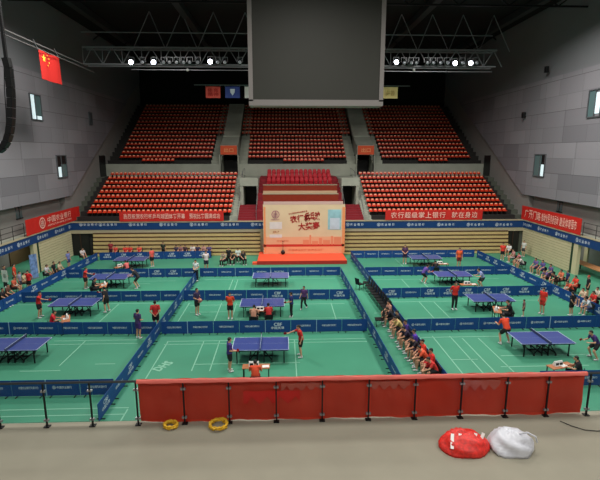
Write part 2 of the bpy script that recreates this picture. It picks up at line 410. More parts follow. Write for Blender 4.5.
for k, (a, b) in enumerate(VU):
    sd = ('left', 'right')[k]
    m = MB()
    m.prof([(54.7, 9.65), (54.7, 10.8), (55.6, 10.9), (58.2, 12.0), (58.2, 9.65)], a, b)
    for i in range(6, 16): m.prof([(Y2 + DR * i - 3.2 + (i < 7) * .0, 9), (Y2 + DR * i - 3.2, Z2 + RI2 * i), (70, Z2 + RI2 * i), (70, 9)], a, b)
    m.box(a, b, 58, 58.4, 0, 10); m.box(a - .12, a, 54.6, 55.5, 7.2, 9.7); m.box(b, b + .12, 54.6, 55.5, 7.2, 9.7)
    m.box(a, b, 54.8, 58, 0, 7.2)
    o = struct(m.build('upper_vomitory', M_conc), 'concrete gangway block in the upper stand, ' + sd)
    struct(MB().box(a, b, 57.9, 58, 7.2, 9.65).build('door_recess', M_black, o))
    p = MB().box(a + .05, b - .05, 54.6, 54.69, 9.7, 10.75).build('orange_sign', M_or)
    tag(p, 'orange panel above the %s dark opening of the upper stand' % sd, 'panel')
    t = MB(); text_bm(t, '出口', 1.1, .5, facing(((a + b) / 2, 54.59, 10.22), (1, 0, 0), (0, -1, 0))); t.build('lettering', mat('pale_orange_print', (250, 170, 110), .6), p)
for k, (a, b) in enumerate(VL):
    sd = ('left', 'right')[k]; c0, c1 = (a + .95, b - .15) if k == 0 else (a + .15, b - .95)
    m = MB()
    # concrete box over the opening, running up to the walkway
    e0, e1 = (a + .6, b) if k == 0 else (a, b - .6)
    m.box(e0, e1, 47.6, 54.8, 6.55, 7.2); m.box(e0, c0, 47.6, 54.8, 0, 6.6); m.box(c1, e1, 47.6, 54.8, 0, 6.6)
    m.box(e0, e1, 47.55, 47.7, 6.5, 7.35)
    m.box(c0, c1, 50.6, 54.8, 0, 6.6)
    # aisle stairs beside it
    s0, s1 = (a, a + .6) if k == 0 else (b - .6, b)
    for i in range(18): m.box(s0, s1, Y1 - .45 + i * .425, 54.8, 0, Z1 + RI * i * .5)
    struct(m.build('lower_vomitory', M_conc), 'concrete gangway block in the lower stand, ' + sd)
    st = MB()
    for i in range(7): st.box(e0, e1, 44.0 + i * .5, 47.7, 0, 3.38 + i * .19)
    struct(st.build('carpeted_steps', M_crim), 'crimson carpeted steps before the %s opening' % sd)
    struct(MB().box(c0, c1, 50.4, 50.6, 0, 6.55).build('door_%d' % (3 + k), M_black), 'dark opening in the lower stand, ' + sd)
# centre (VIP) stand: carpet sides, desks, crimson seats
cs = MB(); a0, a1 = VL[0][1], VL[1][0]
lev = [(44.0, 3.4), (44.9, 4.2), (45.9, 5.1), (47.2, 5.8), (48.6, 6.25), (49.6, 6.65), (50.6, 7.05), (51.7, 7.2)]
for (y, z) in lev: cs.box(a0, a1, y, 54.8, 0, z)
struct(cs.build('centre_stand', M_crim), 'crimson carpeted stepped stand behind the stage')
for (yy, zf, hh, lab) in ((45.95, 5.1, .66, 'front'), (47.25, 5.95, .64, 'rear')):
    d = MB().box(-2.1, 5.65, yy, yy + .05, zf - .02, zf + hh)
    o = d.build('long_desk', M_wood)
    MB().box(-2.12, 5.67, yy - .03, yy + .5, zf + hh, zf + hh + .05).build('desk_top', M_beige, o)
    for x in (-2.05, -.2, 1.75, 3.7, 5.6): MB().box(x - .03, x + .03, yy + .05, yy + .45, zf - .02, zf + hh).build('support_panel', M_wood, o)
    tag(o, 'red-brown wooden long desk in the %s row of the centre stand' % lab, 'desk')
struct(MB().box(-2.1, 5.65, 47.15, 47.22, 5.72, 6.02).build('trim_10', mat('pale_riser', (206, 176, 140), .7)))
def vip_seat():
    s = MB(); s.box(-.22, .22, -.24, .2, .36, .48)
    b = MB()
    b.loft([(Vector((0, .2, .45)), Vector((1, 0, 0)), Vector((0, 1, 0)), .22, .06), (Vector((0, .24, .75)), Vector((1, 0, 0)), Vector((0, 1, 0)), .24, .07), (Vector((0, .28, .98)), Vector((1, 0, 0)), Vector((0, 1, 0)), .20, .06), (Vector((0, .29, 1.05)), Vector((1, 0, 0)), Vector((0, 1, 0)), .10, .04)])
    l = MB(); l.box(-.2, -.15, -.2, .2, 0, .36); l.box(.15, .2, -.2, .2, 0, .36)
    return s.mesh('seat', M_crims), b.mesh('backrest', M_crims, True), l.mesh('legs', mat('pale_leg', (180, 165, 160), .5))
vm = vip_seat()
for r, (yy, zf) in enumerate(((49.1, 6.25), (50.1, 6.65), (51.1, 7.05))):
    for k in range(14):
        o = put('padded_seat', vm[0], None, (-1.55 + k * .51, yy, zf))
        put('backrest', vm[1], o); put('leg_frame', vm[2], o)
        tag(o, 'crimson padded seat, %s from the left in the %s row above the long desks' % (ORD[k + 1], ('front', 'middle', 'back')[r]), 'seat', 'crimson padded seats of the centre stand')
# handrails beside the gangways
def rail(pts, label):
    r = MB().path(pts, .06)
    o = r.build('handrail', M_grey)
    for p in pts: MB().bar(p, (p[0], p[1], p[2] - .85), .05, n=6).build('post', M_grey, o)
    tag(o, label, 'handrail')
for k in (0, 1):
    sg = 1 if k == 0 else -1
    xA = VL[k][0] + .62 if k == 0 else VL[k][1] - .62; xB = VL[k][1] - .05 if k == 0 else VL[k][0] + .05
    sd = ('left', 'right')[k]
    rail([(xA, 44.4, ZB + .9), (xA, 47.5, 6.0), (xA, 51, 7.9), (xA, 54, 8.1)], 'grey handrail between the stairs and the %s lower gangway' % sd)
    rail([(xB, 44.4, ZB + .9), (xB, 47.5, 6.4), (xB, 49.5, 7.3)], 'grey handrail beside the crimson carpet, %s side of the centre stand' % sd)

# ------------------------------------------------------------------ orange stadium seats
def seat_bm(mb, c, glint=True):
    x, y, z = c
    mb.mi = 0
    b = mb.bm
    P = [(-.18, -.20, .40), (.18, -.20, .40), (.19, .02, .385), (-.19, .02, .385), (.19, .19, .43), (-.19, .19, .43), (.18, .24, .60), (-.18, .24, .60), (.13, .245, .64), (-.13, .245, .64)]
    V = [b.verts.new((x + p[0], y + p[1], z + p[2])) for p in P]
    U = [b.verts.new((x + p[0] * .97, y + p[1] + .02, z + p[2] - (.05 if i < 4 else .02))) for i, p in enumerate(P)]
    for q in ((0, 1, 2, 3), (3, 2, 4, 5), (5, 4, 6, 7), (7, 6, 8, 9)):
        mb.face([V[i] for i in q]); mb.face([U[i] for i in q[::-1]])
    for q in ((0, 1), (1, 2), (2, 4), (4, 6), (6, 8), (8, 9), (9, 7), (7, 5), (5, 3), (3, 0)): mb.face([V[q[0]], U[q[0]], U[q[1]], V[q[1]]])
    mb.mi = 2; mb.box(x - .03, x + .03, y - .05, y + .2, z, z + .37)
    if glint: mb.mi = 1; mb.box(x - .10, x + .10, y + .212, y + .226, z + .53, z + .625)
PIT = .48
low = []
for side, x0, x1 in (('left', -20.15, VL[0][0]), ('right', VL[1][1], 23.45)):
    for r in range(9):
        n = int((x1 - x0 - .2) / PIT)
        for k in range(n):
            x = (x1 - .3 - k * PIT) if side == 'left' else (x0 + .3 + k * PIT)
            low.append((r, side, k, x))
low.sort(key=lambda q: (q[0], q[2]))
sm = MB(); seat_bm(sm, (0, 0, 0)); seat_me = sm.mesh('stadium_seat', [M_oseat, M_glint_tag, M_dark])
bulk = MB()
for i, (r, side, k, x) in enumerate(low):
    p = (x, Y1 + DR * r, Z1 + RI * r)
    if i < 296:
        o = put('stadium_seat', seat_me, None, p)
        tag(o, 'orange plastic seat, %s from the aisle in the %s row up, %s lower block' % (ORD[k + 1], ORD[r + 1], side), 'seat', 'orange seats of the lower far stand')
    else: seat_bm(bulk, p)
def up_row(r, x0, x1):
    n = int((x1 - x0) / PIT)
    for k in range(n): seat_bm(bulk, (x0 + (k + .5) * (x1 - x0) / n, Y2 + DR * r if r >= 0 else 55.2, Z2 + RI2 * r if r >= 0 else 8.6))
for r in range(15):
    a = 0 if r >= 6 else 1
    up_row(r, -19.75, (VU[0][0] - 1.2) if a else VU[0][0] + .5)
    up_row(r, (VU[0][1] + 1.1) if a else VU[0][1] - .1, (VU[1][0] - 1.1) if a else VU[1][0] + .1)
    up_row(r, (VU[1][1] + 1.2) if a else VU[1][1] - .5, 23.25)
up_row(-1, -16.9, -13); up_row(-1, 16.5, 20.2); up_row(-1, 0, 5)
o = bulk.build('stadium_seating', [M_oseat, M_glint_tag, M_dark])
tag(o, 'orange plastic seats filling the upper far stand and the back rows below it', 'seating', kind='stuff')

# ------------------------------------------------------------------ banners on the balcony railings
def banner(name, c0, c1, z0, z1, out, label, rightdir):
    c0 = Vector(c0); c1 = Vector(c1); m = MB(); N = 24; ov = Vector(out)
    A = []
    for i in range(N + 1):
        t = i / N; p = c0.lerp(c1, t) + ov * (.02 * sin(t * 40))
        A.append([m.bm.verts.new((p.x, p.y, z)) for z in (z0, z1)] + [m.bm.verts.new((p.x - ov.x * .02, p.y - ov.y * .02, z)) for z in (z0, z1)])
    for a, b in zip(A, A[1:]):
        m.face([a[0], b[0], b[1], a[1]]); m.face([a[2], a[3], b[3], b[2]]); m.face([a[1], b[1], b[3], a[3]]); m.face([a[0], a[2], b[2], b[0]])
    for a in (A[0], A[-1]): m.face([a[0], a[1], a[3], a[2]])
    return tag(m.build(name, M_red), label, 'banner')
M_pink = mat('banner_print', (248, 190, 175), .6)
yb = YF - .12
b = banner('banner', hy(119, 213, yb), hy(223.5, 213, yb), ZB + .06, ZB + 1.0, (0, -1, 0), 'red banner with two runs of small white characters on the left lower block', 1)
t = MB()
for s, p0, p1 in (('热烈祝贺农行杯乒乓球团体赛开幕', 123, 185), ('预祝比赛圆满成功', 189, 220)):
    t = MB(); n = len(s)
    for i, ch in enumerate(s):
        px = p0 + (i + .5) * (p1 - p0) / n; c = hy(px, 212.5, yb - .03); c.z = ZB + .55
        text_bm(t, ch, (p1 - p0) / n * .087, .5, facing(c, (1, 0, 0), (0, -1, 0)))
    t.build('lettering', M_pink, b)
b = banner('banner', hy(385.5, 213, yb), hy(482.5, 213, yb), ZB + .06, ZB + 1.0, (0, -1, 0), 'red banner with large white characters on the right lower block', 1)
t = MB()
for s, p0, p1 in (('农行超级掌上银行', 390.5, 446), ('就在身边', 451.5, 478)):
    t = MB(); n = len(s)
    for i, ch in enumerate(s):
        px = p0 + (i + .5) * (p1 - p0) / n; c = hy(px, 212.5, yb - .03); c.z = ZB + .55
        text_bm(t, ch, (p1 - p0) / n * .087, .6, facing(c, (1, 0, 0), (0, -1, 0)))
    t.build('lettering', M_pink, b)
xl = XL + .12; xr = XR - .12
ya, ybb = hx(26, 228, xl).y, hx(79.5, 214, xl).y
b = banner('banner', (xl, ya, 0), (xl, ybb, 0), ZB + .05, ZB + 1.35, (1, 0, 0), 'red bank banner with round white emblem on the left balcony railing', 1)
t = MB(); c = hx(42.5, 223, xl + .03); c.z = ZB + .74; emblem(t, facing(c, (0, 1, 0), (1, 0, 0)), .48)
y0, y1 = hx(47, 221, xl).y, hx(71, 216, xl).y
for i, ch in enumerate('中国农业银行'):
    text_bm(t, ch, (y1 - y0) / 6 * .85, .55, facing((xl + .03, y0 + (i + .5) * (y1 - y0) / 6, ZB + .86), (0, 1, 0), (1, 0, 0)))
text_bm(t, 'AGRICULTURAL BANK OF CHINA', y1 - y0, .17, facing((xl + .03, (y0 + y1) / 2, ZB + .38), (0, 1, 0), (1, 0, 0)))
t.build('lettering', M_pink, b)
yc, yd = hx(521.5, 214, xr).y, hx(581, 230, xr).y
b = banner('banner', (xr, yc, 0), (xr, yd, 0), ZB + .05, ZB + 1.4, (-1, 0, 0), 'red slogan banner of white characters on the right balcony railing', 1)
t = MB()
for s, p0, p1 in (('广开门路', 524, 540.5), ('推动全民健身运动', 541, 558.5), ('建设体育强市', 559.5, 577.5)):
    t = MB(); n = len(s)
    for i, ch in enumerate(s):
        q0, q1 = hx(p0 + i * (p1 - p0) / n, 220, xr - .03).y, hx(p0 + (i + 1) * (p1 - p0) / n, 220, xr - .03).y
        text_bm(t, ch, abs(q1 - q0) * .9, .8, facing((xr - .03, (q0 + q1) / 2, ZB + .74), (0, -1, 0), (-1, 0, 0)))
    t.build('lettering', M_pink, b)
# balcony guard rails (dark) on both sides
def guard(x, y0, y1, label, lb):
    r = MB()
    for z in (.35, .7, 1.1): r.bar((x, y0, ZB + z), (x, y1, ZB + z), .04, n=6)
    o = r.build('guard_rail', M_dark); y = y0
    while y <= y1 + .01:
        MB().bar((x, y, ZB), (x, y, ZB + 1.1), .05, n=6).build('post', M_dark, o); y += (y1 - y0) / max(1, round((y1 - y0) / 1.5))
    tag(o, label, 'railing')
guard(XL, 12, ya - .1, 'dark guard rail on the left balcony, nearer than the red banner', 0)
guard(XR, 12, yd - .1, 'dark guard rail on the right balcony, nearer than the red banner', 0)
# dark doors where the walkway meets the side walls
for nm, px0, px1, X, s in (('door_5', 100.5, 106, -21.0, 1), ('door_6', 489, 494, 24.45, -1)):
    q = hx((px0 + px1) / 2, 170, X); y0, y1 = 53.0, 54.6
    struct(MB().box(X - .06, X + .1, y0, y1, 7.2, 9.6).build(nm, M_black), 'dark doorway where the walkway meets the side wall')

# ------------------------------------------------------------------ stage and backdrop
M_orange = mat('orange_red_carpet', (232, 82, 48), .8, noise=.04, scale=2)
y_s0 = hz(300, 264.5).y; x_s0, x_s1 = hz(257.5, 264.5).x, hz(347, 264.5).x
YB = 42.4
stg = MB().box(x_s0, x_s1, y_s0, YB + .98, .0, .36)
so = stg.build('stage', M_orange); tag(so, 'low stage covered in orange-red carpet before the bleachers', 'stage')
MB().box(x_s0 - .02, x_s1 + .02, y_s0 - .02, y_s0, .02, .33).build('front_skirt', mat('dark_red_skirt', (168, 36, 26), .8), so)
MB().box(x_s0 - .45, x_s0, y_s0 + .05, y_s0 + .6, 0, .18).build('step', M_orange, so)
bx0, bx1 = hy(263.5, 240, YB).x, hy(344.5, 240, YB).x; bz0, bz1 = .37, hy(300, 204.5, YB).z
M_bk = mat('backdrop_beige', (222, 198, 162), .7, noise=.05, scale=.8)
bd = MB().box(bx0, bx1, YB, YB + .12, bz0, bz1).build('stage_backdrop', M_bk)
tag(bd, 'tall beige printed backdrop with red brush lettering at the back of the stage', 'backdrop')
def patch(name, px0, px1, py0, py1, m, off=.012, lab=None):
    a, c = hy(px0, py0, YB), hy(px1, py1, YB)
    return MB().box(a.x, c.x, YB - off, YB - off + .008, min(a.z, c.z), max(a.z, c.z)).build(name, m, bd)
M_bor = mat('backdrop_orange', (236, 150, 98), .7)
patch('border_strip', 263.5, 266, 207, 252.8, M_bor); patch('border_strip', 342.5, 344.5, 207, 252.8, M_bor)
patch('border_strip', 263.5, 344.5, 237, 244.5, mat('backdrop_peach', (228, 172, 134), .7), .010)
patch('red_line', 263.5, 344, 244.5, 246.3, mat('print_red', (196, 48, 36), .7))
patch('lower_panel', 265, 343, 246.5, 252.8, mat('backdrop_peach_low', (232, 166, 122), .7), .010)
patch('ledge', 263.5, 343, 201.5, 204.4, mat('pale_ledge', (205, 170, 160), .7))
patch('picture_panel', 328, 341, 209.5, 229.5, mat('pale_blue_print', (150, 196, 206), .7, noise=.25, scale=1.2), .016)
patch('picture_panel', 330, 339.5, 218, 229, mat('paler_blue_print', (196, 208, 222), .7, noise=.12, scale=2), .02)
patch('picture_panel', 269.5, 282, 222, 229, mat('pale_white_print', (222, 216, 214), .7, noise=.06, scale=2), .016)
patch('picture_panel', 269.5, 282, 234.5, 237.5, mat('pale_white_print', (222, 216, 214), .7), .016)
M_bru = mat('brush_red', (168, 34, 30), .7)
def btxt(s, px, py, w, h, m, rot=0, off=.022):
    t = MB(); text_bm(t, s, w, h, facing(hy(px, py, YB - off), (1, 0, 0), (0, -1, 0)) @ Matrix.Rotation(math.radians(rot), 4, 'Z'), .004, .03); return t.build('lettering', m, bd)
btxt('农行杯', 300.5, 218.5, 2.0, .72, M_bru, 6); btxt('乒乓球', 312.5, 216.5, 1.45, .85, M_bru, 4); btxt('大奖赛', 309, 226, 2.1, .75, M_bru, 4)
btxt('2012年天津市全民健身', 298, 212.5, 1.8, .16, M_bru, 9)
btxt('中国农业银行天津市分行', 306, 250, 3.4, .2, mat('soft_red_print', (216, 120, 84), .7))
e = MB(); emblem(e, facing(hy(275.5, 214.5, YB - .02), (1, 0, 0), (0, -1, 0)), .38); e.build('emblem', mat('mauve_print', (178, 118, 130), .7), bd)
btxt('中国农业银行', 275.5, 219.7, .9, .14, mat('mauve_print', (178, 118, 130), .7)); btxt('天津体育', 275.8, 232, .6, .22, mat('brown_print', (170, 110, 70), .7))
btxt('中国乒协', 283, 241, 1.2, .16, mat('soft_red_print', (216, 120, 84), .7))
# outline of a city skyline along the foot of the print
sk = MB()
for px0, px1, pt in ((303, 309, 240), (309.5, 311, 235), (312, 318, 241), (319, 322, 238), (323, 330, 240), (331, 333, 236), (334, 341, 237)):
    a, c = hy(px0, pt, YB - .018), hy(px1, 244.5, YB - .018); sk.box(a.x, c.x, YB - .02, YB - .014, c.z, a.z)
sk.build('skyline_print', mat('skyline_print', (226, 140, 104), .7), bd)
for px in (270, 338):
    q = hy(px, 230, YB); MB().bar((q.x, YB + .12, .36), (q.x, YB + .12, bz1 - .3), .08).bar((q.x, YB + .12, bz1 - .6), (q.x, YB + .9, .37), .06).build('brace', M_grey, bd)
c = hz(283, 254.5, .36)
mc = MB().ball((0, 0, .22), .2, .16, .22).build('microphone_stand', M_black, None, True, (c.x, c.y, .36))
MB().bar((0, 0, .3), (0, 0, 1.25), .035, n=8).build('pole', M_black, mc); MB().ball((0, -.06, 1.3), .05, .08, .05).build('microphone', M_black, mc, True)
tag(mc, 'black microphone stand with a bag at its foot on the stage', 'microphone stand')

# ------------------------------------------------------------------ roof: truss, lamps, flags, scoreboard, line array
YT = 45.0
zt, zl = hy(200, 48, YT).z, hy(200, 64.8, YT).z
def truss(y, z0, z1, x0, x1, name, label):
    m = MB()
    for z, w in ((z1, .14), (z0, .12)): m.bar((x0, y, z), (x1, y, z), w).bar((x0, y + 1.0, z), (x1, y + 1.0, z), w)
    x = x0; s = 1
    while x < x1 - .6:
        m.bar((x, y, z0), (x + .9, y, z1), .06); m.bar((x + .9, y, z1), (x + 1.8, y, z0), .06)
        m.bar((x, y, z1), (x + .9, y + 1, z1), .05); m.bar((x, y, z0), (x, y, z1), .05); x += 1.8
    o = m.build(name, mat('truss_steel', (150, 152, 156), .5, .5)); return struct(o, label)
truss(YT, zl, zt, -18.5, 20.5, 'ceiling_truss', 'steel lighting truss above the far end of the courts')
m = MB()
for x in range(-14, 20, 3):
    m.bar((x, YT + .5, zt), (x + 1.5, YT + 1.2, ZC), .07); m.bar((x + 1.5, YT + 1.2, ZC), (x + 3, YT + .5, zt), .07)
m.bar((-18.5, YT, zt + 1.3), (20, YT, zt + 1.3), .08)
struct(m.build('ceiling_truss_upper', mat('truss_steel', (150, 152, 156), .5, .5)), 'steel hangers between truss and ceiling')
struct(MB().bar((-14, YT - .4, hy(200, 70.8, YT).z), (20, YT - .4, hy(200, 70.8, YT).z), .05).build('ceiling_batten', M_grey), 'thin batten under the truss')
for y in (24, 38, 54):
    m = MB()
    for x in range(-24, 28, 4): m.bar((x, y, ZC - .1), (x + 2, y, ZC - 1.6), .1); m.bar((x + 2, y, ZC - 1.6), (x + 4, y, ZC - .1), .1)
    m.bar((-24, y, ZC - 1.6), (28, y, ZC - 1.6), .12)
    struct(m.build('ceiling_beam', M_dark), 'dark roof truss')
for x in (-18, -9, 13, 22):
    struct(MB().box(x - .3, x + .3, 14, 68, ZC - .7, ZC - .1).build('ceiling_duct', mat('duct_grey', (50, 52, 54), .6)))
M_lamp = mat('lamp_glow', (235, 240, 255), .3, emit=14)
M_lens = mat('lamp_lens', (175, 178, 185), .15, .2)
def stage_light(px, py, lit, label, grp):
    c = hy(px, py, YT - .72)
    o = MB().loft([(Vector((0, -.18, -.05)), Vector((1, 0, 0)), Vector((0, 0, 1)), .24, .24), (Vector((0, .1, .03)), Vector((1, 0, 0)), Vector((0, 0, 1)), .18, .18), (Vector((0, .3, .08)), Vector((1, 0, 0)), Vector((0, 0, 1)), .1, .1)]).build('stage_light', M_dark, None, True, c)
    MB().ball((0, -.19, -.05), .21 if lit else .17, .05, .21 if lit else .17).build('lens', M_lamp if lit else M_lens, o, True)
    y = MB(); y.bar((-.25, 0, 0), (-.25, 0, .42), .04).bar((.25, 0, 0), (.25, 0, .42), .04).bar((-.27, 0, .42), (.27, 0, .42), .04).bar((0, 0, .42), (0, .68, zl - c.z), .05); y.build('yoke', M_grey, o)
    tag(o, label, 'stage light', grp)
LT = ((131.5, 62), (154, 62), (210.5, 61.5), (396, 62), (454.5, 63), (470, 63))
for i, (px, py) in enumerate(LT): stage_light(px, py, True, ('lit stage lamp nearest the left wall', 'lit stage lamp second from the left wall', 'lit stage lamp just left of the scoreboard', 'lit stage lamp just right of the scoreboard', 'lit stage lamp second from the right wall', 'lit stage lamp nearest the right wall')[i], 'lit stage lamps on the truss')
for i, px in enumerate((143, 164, 170, 177, 184, 190, 198, 218, 225, 240)): stage_light(px, 62, False, 'unlit stage lamp, %s from the left of the row left of the scoreboard' % ORD[i + 1], 'unlit stage lamps on the truss')
for i, px in enumerate((404, 411, 416, 427, 433, 440, 447, 462, 476)): stage_light(px, 62.5, False, 'unlit stage lamp, %s from the left of the row right of the scoreboard' % ORD[i + 1], 'unlit stage lamps on the truss')
for px, lab in ((187.5, 'small pale sensor dome hanging below the truss left of the scoreboard'), (414, 'small pale sensor dome hanging below the truss right of the scoreboard')):
    c = hy(px, 70, YT - .45); o = MB().ball((0, 0, 0), .12, .12, .12).build('sensor_dome', M_paper, None, True, c); MB().bar((0, 0, .1), (0, 0, .5), .03).build('stem', M_grey, o); tag(o, lab, 'sensor')
# scoreboard cube
YSB = 30.0
q0, q1 = hy(249, 105.5, YSB), hy(383, 105.5, YSB)
zb = q0.z; ztp = 19.6; x0, x1 = q0.x, q1.x; fr = .27
sb = empty('scoreboard', ((x0 + x1) / 2, YSB, zb), 0, 'huge dark grey-framed video scoreboard hanging over the courts', 'scoreboard')
w2 = (x1 - x0) / 2; hh = ztp - zb
M_sf = mat('scoreboard_frame', (142, 134, 132), .5)
f = MB(); f.box(-w2, w2, 0, 1.3, 0, fr + .1); f.box(-w2, w2, 0, 1.3, hh - fr, hh); f.box(-w2, -w2 + fr, 0, 1.3, fr, hh); f.box(w2 - fr, w2, 0, 1.3, fr, hh); f.build('frame', M_sf, sb)
MB().box(-w2 + fr, w2 - fr, .05, 1.2, fr + .1, hh - fr).build('screen', mat('unlit_screen', (54, 53, 47), .6, noise=.03, scale=1), sb)
for x in (-3.5, -1.2, 1.2, 3.5): MB().bar((x, .6, hh), (x, .6, ZC - zb), .05, n=6).build('hanging_cable', M_dark, sb)
# flags at the far end
YFg = 49.0
zr = hy(220, 85, YFg).z
struct(MB().bar((hy(194, 85, YFg).x, YFg, zr), (hy(410, 85, YFg).x, YFg, zr), .07, n=6).build('ceiling_flag_rail', M_grey), 'thin rail carrying the small flags')
def flag(px0, px1, py0, py1, c, label, mark=None, mc=None):
    a, b = hy(px0, py0, YFg - .05), hy(px1, py1, YFg - .05); m = MB(); N = 10; r = []
    for i in range(N + 1):
        t = i / N; x = a.x + (b.x - a.x) * t; y = YFg - .05 + .05 * sin(t * 9)
        r.append([m.bm.verts.new((x, y, a.z)), m.bm.verts.new((x, y, b.z)), m.bm.verts.new((x, y + .015, a.z)), m.bm.verts.new((x, y + .015, b.z))])
    for p, q in zip(r, r[1:]): m.face([p[0], q[0], q[1], p[1]]); m.face([p[2], q[2], q[3], p[3]])
    o = m.build('hanging_flag', mat('flag_cloth', c, .8)); tag(o, label, 'flag', 'flags on the far rail')
    MB().bar((a.x, YFg - .05, a.z), (a.x, YFg, zr), .03).bar((b.x, YFg - .05, a.z), (b.x, YFg, zr), .03).build('cord', M_grey, o)
    if mark:
        t = MB(); text_bm(t, mark[0], mark[1], mark[2], facing(((a.x + b.x) / 2, YFg - .12, (a.z + b.z) / 2), (1, 0, 0), (0, -1, 0))); t.build('lettering', mat('flag_print', mc, .8), o)
flag(205.5, 220.5, 86.5, 98, (226, 92, 78), 'small salmon red flag, leftmost of the flags by the scoreboard', ('体育\n精神', 1.1, .8), (190, 50, 44))
flag(225, 240, 86.5, 98, (58, 78, 150), 'small blue flag with a white shield left of the scoreboard')
t = MB(); c = hy(232.5, 91.5, YFg - .13); 
t.face([t.bm.verts.new((c.x + dx, c.y, c.z + dz)) for dx, dz in ((-.25, .25), (.25, .25), (.22, -.1), (0, -.4), (-.22, -.1))])
t.build('shield_emblem', M_white, bpy.data.objects['hanging_flag.001'])
flag(244.5, 259, 86.5, 98, (222, 220, 214), 'small white flag half hidden by the scoreboard edge')
flag(383, 397.5, 87, 98.5, (232, 212, 142), 'small yellow flag just right of the scoreboard', ('乒协', .9, .6), (190, 168, 96))
# big flag on the left
XF = -17.0
zf = hx(38.5, 49.5, XF).z; y0 = hx(38.3, 49, XF).y; y1 = hx(59, 57, XF).y; z0 = hx(38.8, 78, XF).z
m = MB(); N = 14; r = []
for i in range(N + 1):
    t = i / N; y = y0 + (y1 - y0) * t; x = XF + .04 * sin(t * 10)
    r.append([m.bm.verts.new((x, y, zf)), m.bm.verts.new((x + .05, y, z0)), m.bm.verts.new((x - .015, y, zf)), m.bm.verts.new((x + .035, y, z0))])
for p, q in zip(r, r[1:]): m.face([p[0], q[0], q[1], p[1]]); m.face([p[2], q[2], q[3], p[3]])
o = m.build('national_flag', mat('flag_red', (184, 26, 18), .7)); tag(o, 'large red flag with five yellow stars high on the left', 'flag')
st = MB()
def star(cy, cz, rr, rot):
    P = [(rr if k % 2 == 0 else rr * .4) for k in range(10)]
    st.face([st.bm.verts.new((XF + .08, cy + P[k] * sin(rot + k * pi / 5), cz + P[k] * cos(rot + k * pi / 5))) for k in range(10)])
fwid, fh = y1 - y0, zf - z0
star(y0 + fwid / 6, zf - fh / 4, fh * .15, 0)
for u_, v_, rr in ((10, 2, .4), (12, 4, .8), (12, 7, 0), (10, 9, .4)): star(y0 + fwid * u_ / 30, zf - fh * v_ / 20, fh * .05, rr)
st.build('stars', mat('star_yellow', (250, 200, 60), .7), o)
MB().bar((XF, y0 - .1, zf + .04), (XF, y1 + .1, zf + .04), .07, n=6).build('flag_rod', mat('pale_rod', (225, 190, 180), .5), o)
MB().bar((XF, y0, zf), (XF - .3, y0, zf + .7), .03).bar((XF, y1, zf), (XF - .3, y1, zf + .7), .03).build('cord', M_grey, o)
p, q = hx(36, 42, XF - .3), hx(88, 67.5, XF - .3)
zz = (p.z + q.z) / 2
struct(MB().bar((XF - .3, 16, zz), (XF - .3, q.y, zz), .09, n=6).bar((XF + .2, 16, zz - .5), (XF + .2, q.y, zz - .5), .05, n=6).build('ceiling_flag_track', mat('track_grey', (104, 102, 100), .5)), 'thin track carrying the large red flag')
# line-array loudspeaker
XA = -13.4
la = empty('line_array_speaker', (XA, 22, 14), 0, 'black curved line-array loudspeaker hanging by the left wall', 'loudspeaker')
pts = [hy(px, py, 22.0) for px, py in ((6, 58), (8.5, 68), (9.5, 78), (10.5, 88), (11, 98), (11.2, 108), (11, 118), (10.4, 126), (9.2, 134), (7, 141), (3.5, 147), (-1.5, 151))]
for a, b in zip(pts, pts[1:]):
    d = (b - a); n = Vector((d.z, 0, -d.x)).normalized(); m = MB()
    P = [a + n * .13, a - n * .13, a + d * .96 - n * .13, a + d * .96 + n * .13]
    A = [m.bm.verts.new(v + Vector((0, -.14, 0)) - Vector((XA, 22, 14))) for v in P]; B = [m.bm.verts.new(v + Vector((0, .16, 0)) - Vector((XA, 22, 14))) for v in P]
    m.face(A); m.face(B[::-1])
    for i in range(4): m.face([A[i], A[(i + 1) % 4], B[(i + 1) % 4], B[i]])
    m.build('cabinet', M_black, la)
a = pts[0] - Vector((XA, 22, 14))
MB().bar(a, (a.x - .1, 0, ZC - 14), .12).build('hanging_cable', M_black, la)
cb = [hy(px, py, 22.0) - Vector((XA, 22, 14)) for px, py in ((4, 60), (4.5, 90), (6, 110), (6.5, 122), (5, 134), (2, 143), (-3, 148))]
MB().path(cb, .04).build('signal_cable', M_dark, la)
# small wall loudspeakers on the right wall
for px, py, lab in ((523.5, 115, 'small black loudspeaker bracketed high on the right wall'), (546.5, 69.5, 'small dark loudspeaker near the top of the right wall')):
    c = hx(px, py, XWR - .25); o = MB().box(-.14, .15, -.14, .14, -.27, .27).build('wall_speaker', M_black, None, False, c); MB().box(.15, .26, -.05, .05, -.05, .05).build('bracket', M_grey, o); tag(o, lab, 'loudspeaker')

